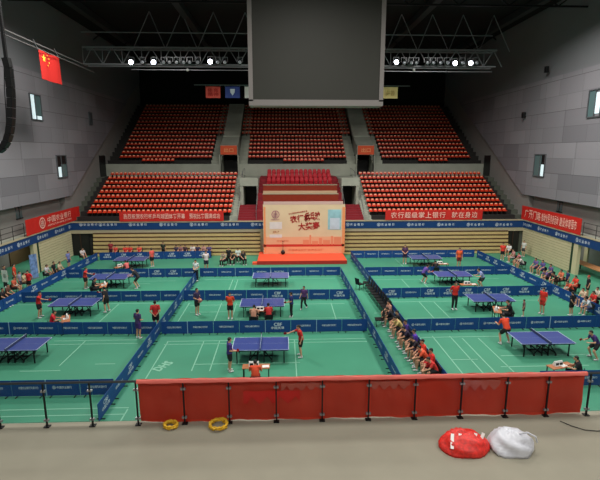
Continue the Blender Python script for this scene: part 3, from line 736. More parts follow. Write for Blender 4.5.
# ------------------------------------------------------------------ barriers
BH, BL = .72, 1.4
def bar_mesh(L):
    m = MB(); m.mi = 0; m.box(-L / 2 + .012, L / 2 - .012, -.012, .012, .03, BH); m.mi = 1
    m.bar((-L / 2 + .01, 0, .02), (-L / 2 + .01, 0, BH + .01), .022); m.bar((L / 2 - .01, 0, .02), (L / 2 - .01, 0, BH + .01), .022)
    m.bar((-L / 2, 0, BH + .005), (L / 2, 0, BH + .005), .02)
    return m.mesh('barrier', [M_blue, mat('barrier_frame', (20, 72, 140), .5)])
def foot_mesh():
    return MB().bar((0, -.16, .015), (0, .16, .015), .04, .03).mesh('foot', M_dark)
FOOT = foot_mesh()
def let_mesh(kind):
    t = MB()
    for sgn in (1, -1):
        Mx = facing((0, -sgn * .014, .40), (sgn, 0, 0), (0, -sgn, 0))
        if kind == 0:
            emblem(t, Mx @ Matrix.Translation((-.36, 0, 0)), .075); text_bm(t, '中国农业银行', .62, .12, Mx @ Matrix.Translation((.06, 0, 0)))
        elif kind == 1: text_bm(t, '中国农业银行天津分行', .80, .12, Mx)
        else:
            text_bm(t, 'CBF', .46, .19, Mx @ Matrix.Translation((.0, .1, 0))); text_bm(t, '中国天津', .74, .16, Mx @ Matrix.Translation((-.02, -.11, 0)))
    return t.mesh('lettering', M_white)
LETT = [let_mesh(0), let_mesh(1), let_mesh(2)]
POST = MB().bar((0, 0, 0), (0, 0, BH + .03), .035).mesh('end_post', mat('pale_post', (140, 172, 200), .5))
BM = {}
def run(a, b, pat, desc, group, posts=()):
    a, b = Vector(a), Vector(b); d = b - a; n = max(1, round(d.length / BL)); L = d.length / n
    L = round(L - .02, 3); rz = math.atan2(d.y, d.x)
    if L not in BM: BM[L] = bar_mesh(L)
    for k in range(n):
        c = a + d * ((k + .5) / n)
        o = put('barrier', BM[L], None, (c.x, c.y, 0), rz + random.uniform(-.012, .012))
        put('lettering', LETT[pat[k % len(pat)]], o)
        for s in (-1, 1): put('foot', FOOT, o, (s * L * .36, 0, 0))
        if k in posts: put('end_post', POST, o, (-L / 2, -.02, 0))
        tag(o, desc % ORD[k + 1], 'barrier', group)
g = 'blue barrier panels round the courts'
YA, YBb, YC, YD, YZ = 23.95, 29.75, 35.75, 41.85, 17.55
run((-18.3, YZ), (-7.12, YZ), (0, 1), 'blue barrier, %s from the left in the row below the nearest left court', g, (3, 6, 9))
run((11.0, YZ), (19.65, YZ), (0, 1), 'blue barrier, %s from the left in the row below the nearest right court', g, (5,))
run((-6.85, YA), (4.7, YA), (1, 1, 1, 1, 2, 1, 1, 1), 'blue barrier, %s from the left in the nearest row across the centre', g, (1, 4, 6))
run((-6.85, YBb), (4.55, YBb - .15), (1, 1, 1, 1, 2, 1, 1, 2), 'blue barrier, %s from the left in the second row across the centre', g)
run((-6.85, YC), (4.65, YC), (1, 1, 1, 1, 1, 1, 1, 1), 'blue barrier, %s from the left in the centre row nearest the stage', g, (2, 4))
run((-18.0, YA + .3), (-7.1, YA), (0, 0, 0, 1, 1, 1, 1, 1), 'blue barrier, %s from the left in the nearest row across the left courts', g, (2,))
run((-17.7, YBb), (-7.1, YBb), (1, 1, 1, 0, 1, 1, 1, 1), 'blue barrier, %s from the left in the second row across the left courts', g)
run((-17.55, YC), (-7.0, YC), (1, 1, 1, 1, 1, 2, 2), 'blue barrier, %s from the left in the third row across the left courts', g, (5,))
run((-17.3, YD), (-6.95, YD + .5), (2, 2, 2, 2), 'blue barrier, %s from the left in the farthest row of the left courts', g)
run((6.95, YA - .1), (19.45, YA + .1), (0, 0, 0, 0), 'blue barrier, %s from the left in the nearest row across the right courts', g, (6,))
run((6.8, YBb), (19.05, YBb + .25), (2, 1, 2, 2, 2, 2, 2, 2, 2), 'blue barrier, %s from the left in the second row across the right courts', g)
run((6.65, YC - .2), (18.8, YC - .2), (1, 1, 1, 1, 1, 1), 'blue barrier, %s from the left in the third row across the right courts', g)
run((6.4, YD), (18.45, YD), (1, 1, 1, 1), 'blue barrier, %s from the left in the farthest row of the right courts', g, (2,))
# dividers run away from the camera; text faces the court on their left or right
run((-7.0, 15.6), (-6.92, 35.6), (2, 1), 'blue barrier, %s from the front in the divider between left and centre courts', g)
run((4.95, 16.5), (4.65, 35.6), (2, 1), 'blue barrier, %s from the front in the divider right of the centre courts', g)
run((6.95, 16.5), (6.4, 41.7), (0, 1), 'blue barrier, %s from the front in the divider behind the row of chairs', g)
run((-18.5, 16), (-17.5, 41.9), (0, 1, 2), 'blue barrier, %s from the front along the outer left side of the courts', g)
run((19.9, 16.5), (18.65, 41.7), (2, 2, 0), 'blue barrier, %s from the front along the outer right side of the courts', g)

# ------------------------------------------------------------------ table tennis tables
M_top = mat('table_blue', (64, 80, 146), .32, spec=.6, noise=.04, scale=2)
M_edge = mat('table_line', (190, 205, 225), .5)
def table_parts():
    P = []
    for s in (-1, 1):
        m = MB(); x0, x1 = (-1.37, -.006) if s < 0 else (.006, 1.37)
        m.mi = 0; m.box(x0, x1, -.7625, .7625, .735, .76)
        m.mi = 1
        xe = x0 if s < 0 else x1
        m.box(*sorted((xe, xe - s * .03)), -.7625, .7625, .7602, .7615)
        for y in (-.7625, .7425): m.box(x0, x1, y, y + .02, .7602, .7615)
        m.box(x0, x1, -.002, .002, .7602, .7612)
        P.append(('table_top', m.mesh('table_top', [M_top, M_edge]), None))
        a = MB(); a.bar((x0 + .05, -.68, .70), (x1 - .05, -.68, .70), .04, .06).bar((x0 + .05, .68, .70), (x1 - .05, .68, .70), .04, .06).bar((s * .25, -.68, .70), (s * .25, .68, .70), .04, .05).bar((s * 1.2, -.68, .70), (s * 1.2, .68, .70), .04, .05)
        P.append(('apron_frame', a.mesh('apron_frame', M_dark), None))
        for y in (-.6, .6):
            l = MB().bar((s * 1.13, y, .02), (s * 1.13, y, .70), .05); P.append(('leg', l.mesh('leg', M_dark), None))
        u = MB(); u.bar((s * .16, -.55, .12), (s * .16, .55, .12), .05).bar((s * .16, -.5, .12), (s * .16, -.5, .7), .05).bar((s * .16, .5, .12), (s * .16, .5, .7), .05).bar((s * .16, 0, .12), (s * .55, 0, .12), .05).bar((s * .55, -.5, .12), (s * .55, .5, .12), .04).bar((s * .55, -.5, .12), (s * .2, -.5, .6), .04).bar((s * .55, .5, .12), (s * .2, .5, .6), .04)
        P.append(('undercarriage', u.mesh('undercarriage', M_dark), None))
        for y in (-.5, .5):
            for x in (.16, .55):
                w = MB().bar((s * x - .02, y, .06), (s * x + .02, y, .06), .12, n=12); P.append(('wheel', w.mesh('wheel', M_black), None))
    n = MB(); n.mi = 0; n.box(-.004, .004, -.915, .915, .768, .9); n.mi = 1; n.box(-.006, .006, -.915, .915, .898, .9125)
    P.append(('net', n.mesh('net', [mat('net_mesh', (60, 72, 110), .8), M_edge]), None))
    for y in (-.915, .915): P.append(('net_post', MB().bar((0, y, .70), (0, y, .9125), .03, n=8).bar((0, y, .72), (0, y * .82, .72), .03).mesh('net_post', M_dark), None))
    return P
TP = table_parts()
def tt_table(x, y, label, rz=0):
    o = empty('table_tennis_table', (x, y, 0), rz, label, 'table tennis table', 'blue table tennis tables')
    for nm, me, _ in TP: put(nm, me, o)
tt_table(-1.15, 20.8, 'blue table tennis table nearest the red cloth in the centre courts')
tt_table(-1.35, 27.0, 'blue table tennis table in the middle of the centre courts')
tt_table(-1.0, 33.3, 'blue table tennis table nearest the stage in the centre courts')
tt_table(-13.15, 21.2, 'blue table tennis table cut by the left edge of the view')
tt_table(-13.1, 27.5, 'blue table tennis table in the second left court, dark player at its end')
tt_table(-13.1, 33.4, 'blue table tennis table in the third left court, before the red-shirted player')
tt_table(-13.45, 39.2, 'blue table tennis table in the farthest left court')
tt_table(13.0, 21.0, 'blue table tennis table nearest in the right courts, crouching player at its end')
tt_table(13.3, 27.4, 'blue table tennis table in the second right court, black-clad umpire before it')
tt_table(13.0, 33.2, 'blue table tennis table in the third right court, orange standing figure behind')
tt_table(12.65, 38.9, 'blue table tennis table in the farthest right court')

# ------------------------------------------------------------------ gallery railing with glass, red cloth
YR = 10.25; ZR = ZB + 1.17
pxs = [-88, -42, 3.5, 49.5, 94.5, 139.5, 185.5, 230, 276.5, 322, 368, 414, 460, 505, 546, 587, 633, 678]
fxs = []
for px in pxs:
    py = 425 - (px / 590) * 9; q = hz(px, py, ZB); fxs.append(q.x)
rail_o = empty('gallery_railing', (fxs[0], YR, ZB), 0, 'black gallery railing with glass panels in front of the courts', 'railing')
def rp(x, y, z): return (x - fxs[0], y - YR, z - ZB)
MB().bar(rp(fxs[0] - .3, YR, ZR), rp(fxs[-1] + .3, YR, ZR), .06, n=10).build('top_rail', mat('rail_steel', (92, 94, 98), .35, .7), rail_o, True)
for x in fxs:
    p = MB().bar(rp(x, YR, ZB), rp(x, YR, ZR - .02), .034, .04); p.box(x - fxs[0] - .07, x - fxs[0] + .07, -.06, .06, 0, .02)
    po = p.build('post', M_dark, rail_o)
    for z in (.18, .95):
        for s in (-1, 1): MB().box(x - fxs[0] + s * .035 - .025, x - fxs[0] + s * .035 + .025, -.03, .03, z - .025, z + .025).build('glass_clamp', M_grey, po)
for a, b in zip(fxs, fxs[1:]):
    MB().box(a - fxs[0] + .06, b - fxs[0] - .06, -.006, .006, .12, 1.08).build('glass_panel', M_glass, rail_o)
# red cloth hung over the rail on the far side of the glass
cx0, cx1 = hy(138, 400, YR).x, hy(584, 395, YR).x
M_cl = mat('red_cloth', (208, 76, 52), .6, noise=.14, scale=1.1, bump=.25)
_n = M_cl.node_tree; _p = _n.nodes['Principled BSDF']; _tr = _n.nodes.new('ShaderNodeBsdfTranslucent'); _tr.inputs[0].default_value = lin((222, 70, 44)); _ms = _n.nodes.new('ShaderNodeMixShader'); _ms.inputs[0].default_value = .4
_n.links.new(_p.outputs[0], _ms.inputs[1]); _n.links.new(_tr.outputs[0], _ms.inputs[2]); _n.links.new(_ms.outputs[0], _n.nodes['Material Output'].inputs[0])
m = MB(); NX, NZ = 110, 14; rr = random.Random(3)
ph = [rr.uniform(0, 6) for _ in range(8)]
def clp(i, j):
    x = cx0 + (cx1 - cx0) * i / NX; z = ZB + .02 + (ZR + .01 - ZB - .02) * j / NZ
    y = YR + .07 + .02 * sin(x * 5.3 + ph[0]) * (1 - j / NZ * .7) + .012 * sin(x * 13 + z * 4 + ph[1]) + .01 * sin(z * 9 + x * 1.7 + ph[2])
    z += .015 * sin(x * 2.1 + ph[3]) * (j == 0)
    return Vector((x, y, z))
G = [[m.bm.verts.new(clp(i, j)) for j in range(NZ + 1)] for i in range(NX + 1)]
G2 = [[m.bm.verts.new(clp(i, j) + Vector((0, .012, 0))) for j in range(NZ + 1)] for i in range(NX + 1)]
for i in range(NX):
    for j in range(NZ):
        m.face([G[i][j], G[i + 1][j], G[i + 1][j + 1], G[i][j + 1]]); m.face([G2[i][j], G2[i][j + 1], G2[i + 1][j + 1], G2[i + 1][j]])
co = m.build('red_cloth', M_cl, None, True)
tag(co, 'long red cloth hung along the gallery railing', 'cloth')
m = MB()   # the hem folded back over the rail
rings = []
for i in range(NX + 1):
    x = cx0 + (cx1 - cx0) * i / NX; w = .006 * sin(x * 7 + ph[4]) + .004 * sin(x * 17)
    rings.append([m.bm.verts.new((x, YR + .055 * cos(t) , ZR - .01 + (.055 + w) * sin(t) - (.03 + w if t in (0, pi) else 0))) for t in (0, pi * .25, pi * .5, pi * .75, pi)])
for a, b in zip(rings, rings[1:]):
    for k in range(4): m.face([a[k], b[k], b[k + 1], a[k + 1]])
m.build('folded_hem', mat('pale_red_hem', (206, 96, 84), .6, noise=.1, scale=2), co, True)
# creased brighter patch and pale patches painted as glass reflections on the cloth
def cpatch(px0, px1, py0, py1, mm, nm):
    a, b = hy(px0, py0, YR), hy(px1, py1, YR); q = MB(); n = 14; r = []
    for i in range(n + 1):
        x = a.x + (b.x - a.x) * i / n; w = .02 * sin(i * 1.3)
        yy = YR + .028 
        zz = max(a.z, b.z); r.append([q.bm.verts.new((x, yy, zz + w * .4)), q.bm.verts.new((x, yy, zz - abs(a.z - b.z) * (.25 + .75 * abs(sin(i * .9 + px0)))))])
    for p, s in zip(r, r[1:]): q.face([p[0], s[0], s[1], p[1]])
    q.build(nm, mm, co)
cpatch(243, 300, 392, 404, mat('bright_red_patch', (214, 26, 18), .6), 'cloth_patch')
cpatch(281, 321, 384, 391, mat('pale_pink_sheen', (184, 80, 66), .3), 'sheen_patch')
cpatch(371, 410, 382, 390, mat('pale_pink_sheen', (184, 80, 66), .3), 'sheen_patch')
cpatch(462, 500, 381, 391, mat('pale_pink_sheen', (184, 80, 66), .3), 'sheen_patch')
# yellow coils on the gallery floor
def coil(px, py, r, label, flat):
    c = hz(px, py, ZB); m = MB(); pts = []; rr = random.Random(int(px))
    for t in range(0, 240):
        a = t * .36; q = r * (.72 + .26 * rr.random()); pts.append((q * cos(a), q * sin(a) * flat, .03 + .10 * rr.random()))
    m.path(pts, .028, n=6)
    o = m.build('rope_coil', mat('yellow_plastic', (222, 176, 40), .5), None, True, c); tag(o, label, 'rope')
coil(218.5, 427, .24, 'round yellow rope coil lying before the red cloth', 1)
coil(171, 427.5, .19, 'loose tangle of yellow rope, left of the round coil', .8)
# bags at the bottom of the view
def bag(px, py, rx, ry, rz, m_, label, name, seed):
    c = hz(px, py, ZB); b = MB(); rr = random.Random(seed); N = 26; L = []
    ks = [(rr.uniform(2, 7), rr.uniform(2, 6), rr.uniform(0, 6)) for _ in range(7)]
    for i in range(13):
        t = pi / 2 * i / 12; ring = []
        for k in range(N):
            a = 2 * pi * k / N; w = 1 + .07 * sum(sin(u * a + v * t * 2 + p) for u, v, p in ks) / 2.2
            ring.append(b.bm.verts.new((rx * cos(a) * cos(t * .97) * w, ry * sin(a) * cos(t * .97) * w, max(0, rz * sin(t) * (w if i else 1)))))
        L.append(ring)
    for p, q in zip(L, L[1:]):
        for k in range(N): b.face([p[k], p[(k + 1) % N], q[(k + 1) % N], q[k]])
    b.face(L[0][::-1]); b.face(L[-1])
    o = b.build(name, m_, None, True, c); tag(o, label, 'bag'); return o
o = bag(464, 447, .58, .42, .36, mat('crumpled_red', (214, 44, 36), .5, noise=.35, scale=14, bump=1.0), 'crumpled red and white plastic bag on the gallery floor', 'plastic_bag', 2)
q = MB(); 
for k in range(5): q.bar((-.4 + .18 * k, -.3 + .05 * k, .18), (-.3 + .18 * k, -.02, .36), .07, .012)
q.build('white_stripes', M_paper, o)
o = bag(510, 447, .52, .42, .42, mat('white_plastic', (206, 208, 216), .35, noise=.06, scale=6, bump=.5), 'crumpled white plastic bag beside the red bag', 'plastic_bag', 5)
q = MB().path([(.1, -.1, .40), (.25, -.2, .50), (.42, -.25, .42), (.5, -.2, .25)], .04); q.build('handle', mat('white_plastic', (206, 208, 216), .35), o)
# black cable and leaning stand at the right end of the railing
cb = [hz(px, py, ZB + .02) for px, py in ((560, 421), (572, 426), (585, 430), (597, 431), (612, 430))]
tag(MB().path(cb, .02).build('floor_cable', M_black), 'thin black cable curling over the floor at the right', 'cable')
c = hz(596, 417, ZB)
tp = empty('camera_tripod', (c.x + .55, YR - .6, ZB), 0, 'grey tripod standing behind the right end of the railing', 'tripod')
for a in (2.0, 4.1, 6.2): MB().bar((.45 * cos(a), .3 * sin(a), 0), (0, 0, .95), .03, n=6).build('leg', M_grey, tp)
MB().bar((0, 0, .9), (0, 0, 1.05), .06, n=8).build('head', M_black, tp)

# ------------------------------------------------------------------ chairs and umpire desks
def chair_parts():
    s = MB(); s.box(-.23, .23, -.21, .23, .40, .46)
    b = MB(); b.prof([(-.22, .46), (-.19, .46), (-.26, .90), (-.29, .90)], -.23, .23)
    P = [('seat', s.mesh('seat', M_black)), ('backrest', b.mesh('backrest', M_black))]
    for x in (-.19, .19):
        for y in (-.18, .19):
            l = MB().bar((x, y, 0), (x, y, .43), .03, n=6)
            if y < 0: l.bar((x, y, .43), (x, -.235, .68), .028, n=6)
            P.append(('leg', l.mesh('leg', M_dark)))
    return P
CP = chair_parts()
CPL = [(a, b) for a, b in CP if a != 'backrest'] + [('backrest', MB().prof([(-.22, .46), (-.19, .46), (-.225, .70), (-.255, .70)], -.22, .22).mesh('backrest', M_black))]
def chair(x, y, rz, label, group=None, z=0):
    o = empty('chair', (x, y, z), rz, label, 'chair', group)
    for nm, me in (CP if any(w in label for w in ('empty', 'lone', 'standing before')) else CPL): put(nm, me, o)
    return o
M_desk = mat('desk_brown', (176, 112, 74), .5)
DP = [('desk_top', MB().box(-.6, .6, -.22, .22, .70, .73).mesh('desk_top', M_desk))] + [('leg', MB().bar((x, y, 0), (x, y, .70), .035).mesh('leg', M_dark)) for x in (-.55, .55) for y in (-.18, .18)]
SB = [('board', MB().prof([(-.10, 0), (.10, 0), (.02, .2), (-.02, .2)], -.22, .22).mesh('board', M_paper)), ('number_card', MB().box(-.18, -.03, -.085, -.055, .03, .14).mesh('number_card', M_black)), ('number_card', MB().box(.03, .18, -.085, -.055, .03, .14).mesh('number_card', M_black))]
PAP = MB().box(-.15, .15, -.11, .11, 0, .012).mesh('score_sheet', M_paper)
def desk(x, y, rz, where, sb=True, pap=.35):
    o = empty('umpire_desk', (x, y, 0), rz, 'small brown umpire desk %s' % where, 'desk')
    for nm, me in DP: put(nm, me, o)
    Mz = Matrix.Rotation(rz, 4, 'Z')
    v = Mz @ Vector((pap, -.04, 0)); q = put('score_sheet', PAP, None, (x + v.x, y + v.y, .731), rz + .1); tag(q, 'white score sheet on the umpire desk %s' % where, 'paper')
    if sb:
        v = Mz @ Vector((-.1, .06, 0)); q = empty('score_board', (x + v.x, y + v.y, .731), rz, 'small white flip scoreboard on the umpire desk %s' % where, 'scoreboard')
        for nm, me in SB: put(nm, me, q)

# ------------------------------------------------------------------ people
V = Vector
def mir(d):
    out = {}
    for k, v in d.items():
        v = V(v); out[k + 'R'] = v; out[k + 'L'] = V((-v.x, v.y, v.z))
    return out
def pose_dict(c, lim, left=None):
    d = {k: V(v) for k, v in c.items()}; d.update(mir(lim))
    for k, v in (left or {}).items(): d[k] = V(v)
    return d
STC = dict(pel=(0, 0, .93), waist=(0, .005, 1.08), chest=(0, .01, 1.27), neck=(0, 0, 1.44), head=(0, .03, 1.585))
STL = dict(sh=(.185, 0, 1.395), el=(.235, -.03, 1.12), wr=(.245, .05, .875), hip=(.09, 0, .90), kn=(.10, .02, .49), an=(.105, -.02, .085))
SIC = dict(pel=(0, -.02, .55), waist=(0, -.05, .71), chest=(0, -.03, .90), neck=(0, 0, 1.06), head=(0, .04, 1.20))
SIL = dict(sh=(.18, -.02, 1.02), el=(.225, .08, .76), wr=(.14, .30, .64), hip=(.09, -.01, .54), kn=(.13, .41, .52), an=(.12, .38, .085))
LEC = dict(pel=(0, -.04, .55), waist=(0, .02, .70), chest=(0, .14, .85), neck=(0, .25, .98), head=(0, .34, 1.09))
LEL = dict(sh=(.18, .18, .94), el=(.20, .36, .72), wr=(.07, .52, .60), hip=(.09, -.02, .54), kn=(.15, .41, .52), an=(.14, .42, .085))
REC = dict(pel=(0, -.12, .80), waist=(0, -.06, .94), chest=(0, .06, 1.10), neck=(0, .17, 1.23), head=(0, .25, 1.355))
REL = dict(sh=(.18, .12, 1.19), el=(.26, .17, .93), wr=(.20, .40, .92), hip=(.10, -.12, .78), kn=(.19, .13, .46), an=(.24, -.06, .085))
POSES = {
    'stand': pose_dict(STC, STL),
    'hands_front': pose_dict(STC, dict(STL, el=(.24, -.02, 1.13), wr=(.08, .22, 1.02))),
    'behind': pose_dict(STC, dict(STL, el=(.25, -.12, 1.14), wr=(.07, -.15, .94))),
    'walk': pose_dict(STC, dict(STL, wr=(.25, .12, .89), kn=(.10, .17, .51), an=(.10, .22, .09)), dict(knL=(-.10, .04, .49), anL=(-.10, -.26, .13), wrL=(-.24, -.10, .88))),
    'ready': pose_dict(REC, REL),
    'reach': pose_dict(dict(STC, chest=(0, .06, 1.26), neck=(0, .09, 1.43), head=(0, .13, 1.57)), dict(STL, sh=(.185, .08, 1.38), kn=(.14, .06, .49), an=(.18, .0, .085)), dict(elR=(.24, .33, 1.28), wrR=(.20, .57, 1.22))),
    'sit': pose_dict(SIC, SIL),
    'lean': pose_dict(LEC, LEL),
    'desk': pose_dict(dict(SIC, chest=(0, .02, .90), neck=(0, .07, 1.06), head=(0, .13, 1.19)), dict(SIL, sh=(.18, .03, 1.02), el=(.26, .16, .78), wr=(.16, .38, .785))),
    'raise': pose_dict(STC, STL, dict(elR=(.26, .20, 1.30), wrR=(.17, .28, 1.52), elL=(-.26, .20, 1.18), wrL=(-.14, .33, 1.30))),
}
def spine(p, off, lo=0.0, hi=1.0):
    """rings up the trunk; off widens it into clothing"""
    ax = V((1, 0, 0)); pts = [p['pel'] + (p['pel'] - p['waist']).normalized() * .09, p['pel'], p['waist'], p['chest'], p['chest'].lerp(p['neck'], .62), p['neck'] + (p['neck'] - p['chest']).normalized() * .0]
    R_ = [(.135, .10), (.165, .118), (.142, .10), (.168, .115), (.16, .095), (.058, .058)]
    out = []
    for i, (c, r) in enumerate(zip(pts, R_)):
        a = pts[max(0, i - 1)]; b = pts[min(len(pts) - 1, i + 1)]; t = (b - a).normalized(); y = t.cross(ax).normalized()
        out.append((c, ax, y * -1, r[0] + off, r[1] + off))
    return out
def remesh(mb, name, vox, mats, ratio):
    me = mb.mesh(name + '_raw', mats); o = bpy.data.objects.new('tmp', me); COL.objects.link(o)
    r = o.modifiers.new('r', 'REMESH'); r.mode = 'VOXEL'; r.voxel_size = vox; r.use_smooth_shade = True
    s = o.modifiers.new('s', 'SMOOTH'); s.factor = .5; s.iterations = 2
    d = o.modifiers.new('d', 'DECIMATE'); d.ratio = ratio
    dg = bpy.context.evaluated_depsgraph_get(); dg.update()
    out = bpy.data.meshes.new_from_object(o.evaluated_get(dg)); out.name = name
    bpy.data.objects.remove(o); bpy.data.meshes.remove(me)
    out.materials.clear()
    for q in mats: out.materials.append(q)
    for f in out.polygons: f.use_smooth = True; f.material_index = 0
    return out
M_skin = mat('skin', (206, 152, 122), .55); M_eye = mat('eye_dark', (28, 22, 20), .3); M_lip = mat('lip', (170, 92, 84), .5); M_hair = mat('black_hair', (22, 20, 20), .5)
M_any = mat('cloth_default', (90, 90, 90), .8)
def hand(mb, wr, el, inw):
    d = (wr - el).normalized(); side = V((0, 0, 1)).cross(d)
    side = side.normalized() if side.length > .2 else V((0, 1, 0)) 
    side = V((0, 1, 0)) - d * d.y if abs(d.z) > .7 else side * inw * -1
    side.normalize(); nrm = d.cross(side).normalized()
    if nrm.x * inw < 0: nrm = -nrm
    mb.loft([(wr, side, nrm, .027, .021), (wr + d * .045, side, nrm, .040, .018), (wr + d * .088, side, nrm, .041, .016)])
    for k, (o_, l) in enumerate(((.031, .070), (.010, .079), (-.011, .073), (-.031, .057))):
        b = wr + d * .083 + side * o_; k1 = b + (d * .93 - nrm * -.3).normalized() * l * .45
        k2 = k1 + (d * .75 + nrm * .66).normalized() * l * .32; k3 = k2 + (d * .45 + nrm * .9).normalized() * l * .25
        mb.capsule(b, k1, .0095, .009); mb.capsule(k1, k2, .009, .0085); mb.capsule(k2, k3, .0085, .0075)
    tb = wr + d * .025 + side * .03; t1 = tb + (d * .6 + side * .75).normalized() * .042; t2 = t1 + (d * .9 + side * .2 + nrm * .3).normalized() * .034
    mb.capsule(tb, t1, .013, .011); mb.capsule(t1, t2, .011, .009)
def make_pose(p):
    out = {}
    b = MB(); b.loft(spine(p, 0)); hd = p['head']; hf = V((0, 1, -.12)).normalized() if p['chest'].z > 1.2 else V((0, 1, -.2)).normalized()
    hu = V((1, 0, 0)).cross(hf).normalized(); HM = Matrix((V((1, 0, 0)), hf, hu)).transposed()
    b.capsule(p['neck'] - (p['neck'] - p['chest']).normalized() * .03, hd - hu * .04, .060, .052)
    b.ball(hd + hu * .02, .074, .094, .098, HM); b.ball(hd - hu * .045 + hf * .022, .056, .066, .066, HM)
    b.capsule(hd + hf * .088 + hu * .018, hd + hf * .108 - hu * .014, .010, .014); b.capsule(hd + hf * .082 - hu * .05, hd + hf * .084 - hu * .05 + V((.004, 0, 0)), .018, .018)
    for s in (-1, 1): b.ball(hd + V((s * .076, 0, 0)) - hf * .008, .010, .018, .030, HM)
    b.capsule(p['shL'], p['shR'], .058, .058)
    for s, inw in (('L', 1), ('R', -1)):
        b.capsule(p['sh' + s], p['el' + s], .052, .040); b.capsule(p['el' + s], p['wr' + s], .041, .026); hand(b, p['wr' + s], p['el' + s], inw)
        b.capsule(p['hip' + s], p['kn' + s], .085, .056); kn, an = p['kn' + s], p['an' + s]
        cal = kn.lerp(an, .3) + V((0, -.012, 0)); b.capsule(kn, cal, .054, .055); b.capsule(cal, an, .055, .036)
        b.capsule(an + V((0, -.02, -.035)), an + V((.0, .13, -.045)), .034, .028)
    body = remesh(b, 'body', .0075, [M_skin, M_eye, M_lip], .35)
    eyes = [hd + hf * .088 + hu * .02 + V((s * .033, 0, 0)) for s in (-1, 1)]; lip = hd + hf * .095 - hu * .047
    for f in body.polygons:
        c = f.center
        if min((c - e).length for e in eyes) < .0105: f.material_index = 1
        elif abs((c - lip).dot(hu)) < .008 and abs(c.x) < .024 and (c - lip).length < .04: f.material_index = 2
    out['body'] = body
    # clothes
    sp = spine(p, .018); m = MB(); low_ = sp[1]
    m.loft([(low_[0] - (p['waist'] - p['pel']).normalized() * .04, low_[1], low_[2], low_[3], low_[4])] + sp[1:5] + [(sp[5][0] - (p['neck'] - p['chest']).normalized() * .015, sp[5][1], sp[5][2], .075, .072)])
    m.capsule(p['shL'], p['shR'], .072, .072)
    for s in 'LR': m.capsule(p['sh' + s], p['sh' + s].lerp(p['el' + s], .62), .068, .060)
    out['shirt'] = remesh(m, 'shirt', .014, [M_any], .5)
    m = MB(); m.loft([(low_[0] + (p['waist'] - p['pel']).normalized() * .05, low_[1], low_[2], .158, .115), (low_[0], low_[1], low_[2], low_[3] + .004, low_[4] + .004), (sp[0][0], sp[0][1], sp[0][2], .15, .118)])
    m2 = MB(); m2.loft([(low_[0] + (p['waist'] - p['pel']).normalized() * .05, low_[1], low_[2], .158, .115), (low_[0], low_[1], low_[2], low_[3] + .004, low_[4] + .004), (sp[0][0], sp[0][1], sp[0][2], .15, .118)])
    for s in 'LR':
        h, k, a = p['hip' + s], p['kn' + s], p['an' + s]
        m.capsule(h, h.lerp(k, .62), .105, .098); m2.capsule(h, k, .105, .074); m2.capsule(k, k.lerp(a, .93), .074, .058)
    out['shorts'] = remesh(m, 'shorts', .014, [M_any], .5); out['trousers'] = remesh(m2, 'trousers', .014, [M_any], .5)
    for s in 'LR':
        a = p['an' + s]; m = MB(); m.capsule(a + V((0, -.03, -.036)), a + V((0, .05, -.036)), .045, .046); m.capsule(a + V((0, .05, -.042)), a + V((0, .15, -.047)), .042, .036)
        m.capsule(a + V((0, -.02, .0)), a + V((0, -.015, .03)), .042, .040)
        out['shoe' + s] = remesh(m, 'shoe', .010, [M_any], .5)
    def hair(extra):
        m = MB(); m.ball(hd + hu * .032 - hf * .012, .084, .100, .098, HM, 14)
        for v in m.bm.verts:   # pull the cap inside the face and above the neck
            q = v.co - hd; ff, uu = q.dot(hf), q.dot(hu)
            lim = .055 - max(0, uu - .045) * -.9 if uu > .045 else .0 - (.045 - uu) * .3
            if ff > lim and uu < .085: v.co -= hf * (ff - lim) 
            if uu < -.055: v.co += hu * (-.055 - uu) * .8
        if extra: m.capsule(hd - hf * .09 + hu * .03, hd - hf * .13 - hu * .13, .032, .018)
        return m.mesh('hair', [M_any], True)
    out['hair'] = hair(False); out['tail'] = hair(True)
    for k in ('hair', 'tail'):
        pass
    return out
PC = {}
CLO = {}
def cm(c, kind):
    if tuple(c) == (22, 20, 20): return M_hair
    return mat('cloth_%s_%d_%d_%d' % ((kind,) + tuple(c)), c, .8)
def setm(o, m_):
    o.material_slots[0].link = 'OBJECT'; o.material_slots[0].material = m_
BLK = (24, 24, 28)
def person(pose, x, y, rz, shirt, bottom, label, long=False, h=1.68, hair='hair', hairc=(22, 20, 20), shoes=(210, 210, 210), group=None, z=0.0):
    if pose not in PC: PC[pose] = make_pose(POSES[pose])
    P = PC[pose]; s = h / 1.70
    o = empty('person', (x, y, z), math.radians(rz), label, 'person', group); o.scale = (s, s, s)
    put('body', P['body'], o)
    setm(put('shirt', P['shirt'], o), cm(shirt, 'shirt'))
    setm(put('trousers' if long else 'shorts', P['trousers' if long else 'shorts'], o), cm(bottom, 'bottom'))
    for k in 'LR': setm(put('shoe', P['shoe' + k], o), cm(shoes, 'shoe'))
    setm(put('hair', P[hair], o), cm(hairc, 'hair'))
    return o, POSES[pose], s
def bat(pr, label):
    o, p, s = pr
    d = (p['wrR'] - p['elR']).normalized(); w = p['wrR'] + d * .085
    Mx = Matrix.Translation(o.location) @ Matrix.Rotation(o.rotation_euler.z, 4, 'Z')
    root = empty('table_tennis_bat', Mx @ (w * s), o.rotation_euler.z, label, 'bat')
    dd = (d + V((0, .25, .35))).normalized()
    MB().bar(-dd * .04, dd * .06, .026, n=8).build('handle', mat('bat_wood', (190, 150, 100), .5), root, True)
    n = V((1, 0, .2)); n = (n - dd * n.dot(dd)).normalized(); u = dd.cross(n)
    MB().loft([(dd * .13 - n * .007, dd, u, .08, .075), (dd * .13 + n * .007, dd, u, .08, .075)]).build('blade', mat('bat_rubber', (150, 24, 24), .6), root)
def foot(px, py): q = hz(px, py); return q.x, q.y
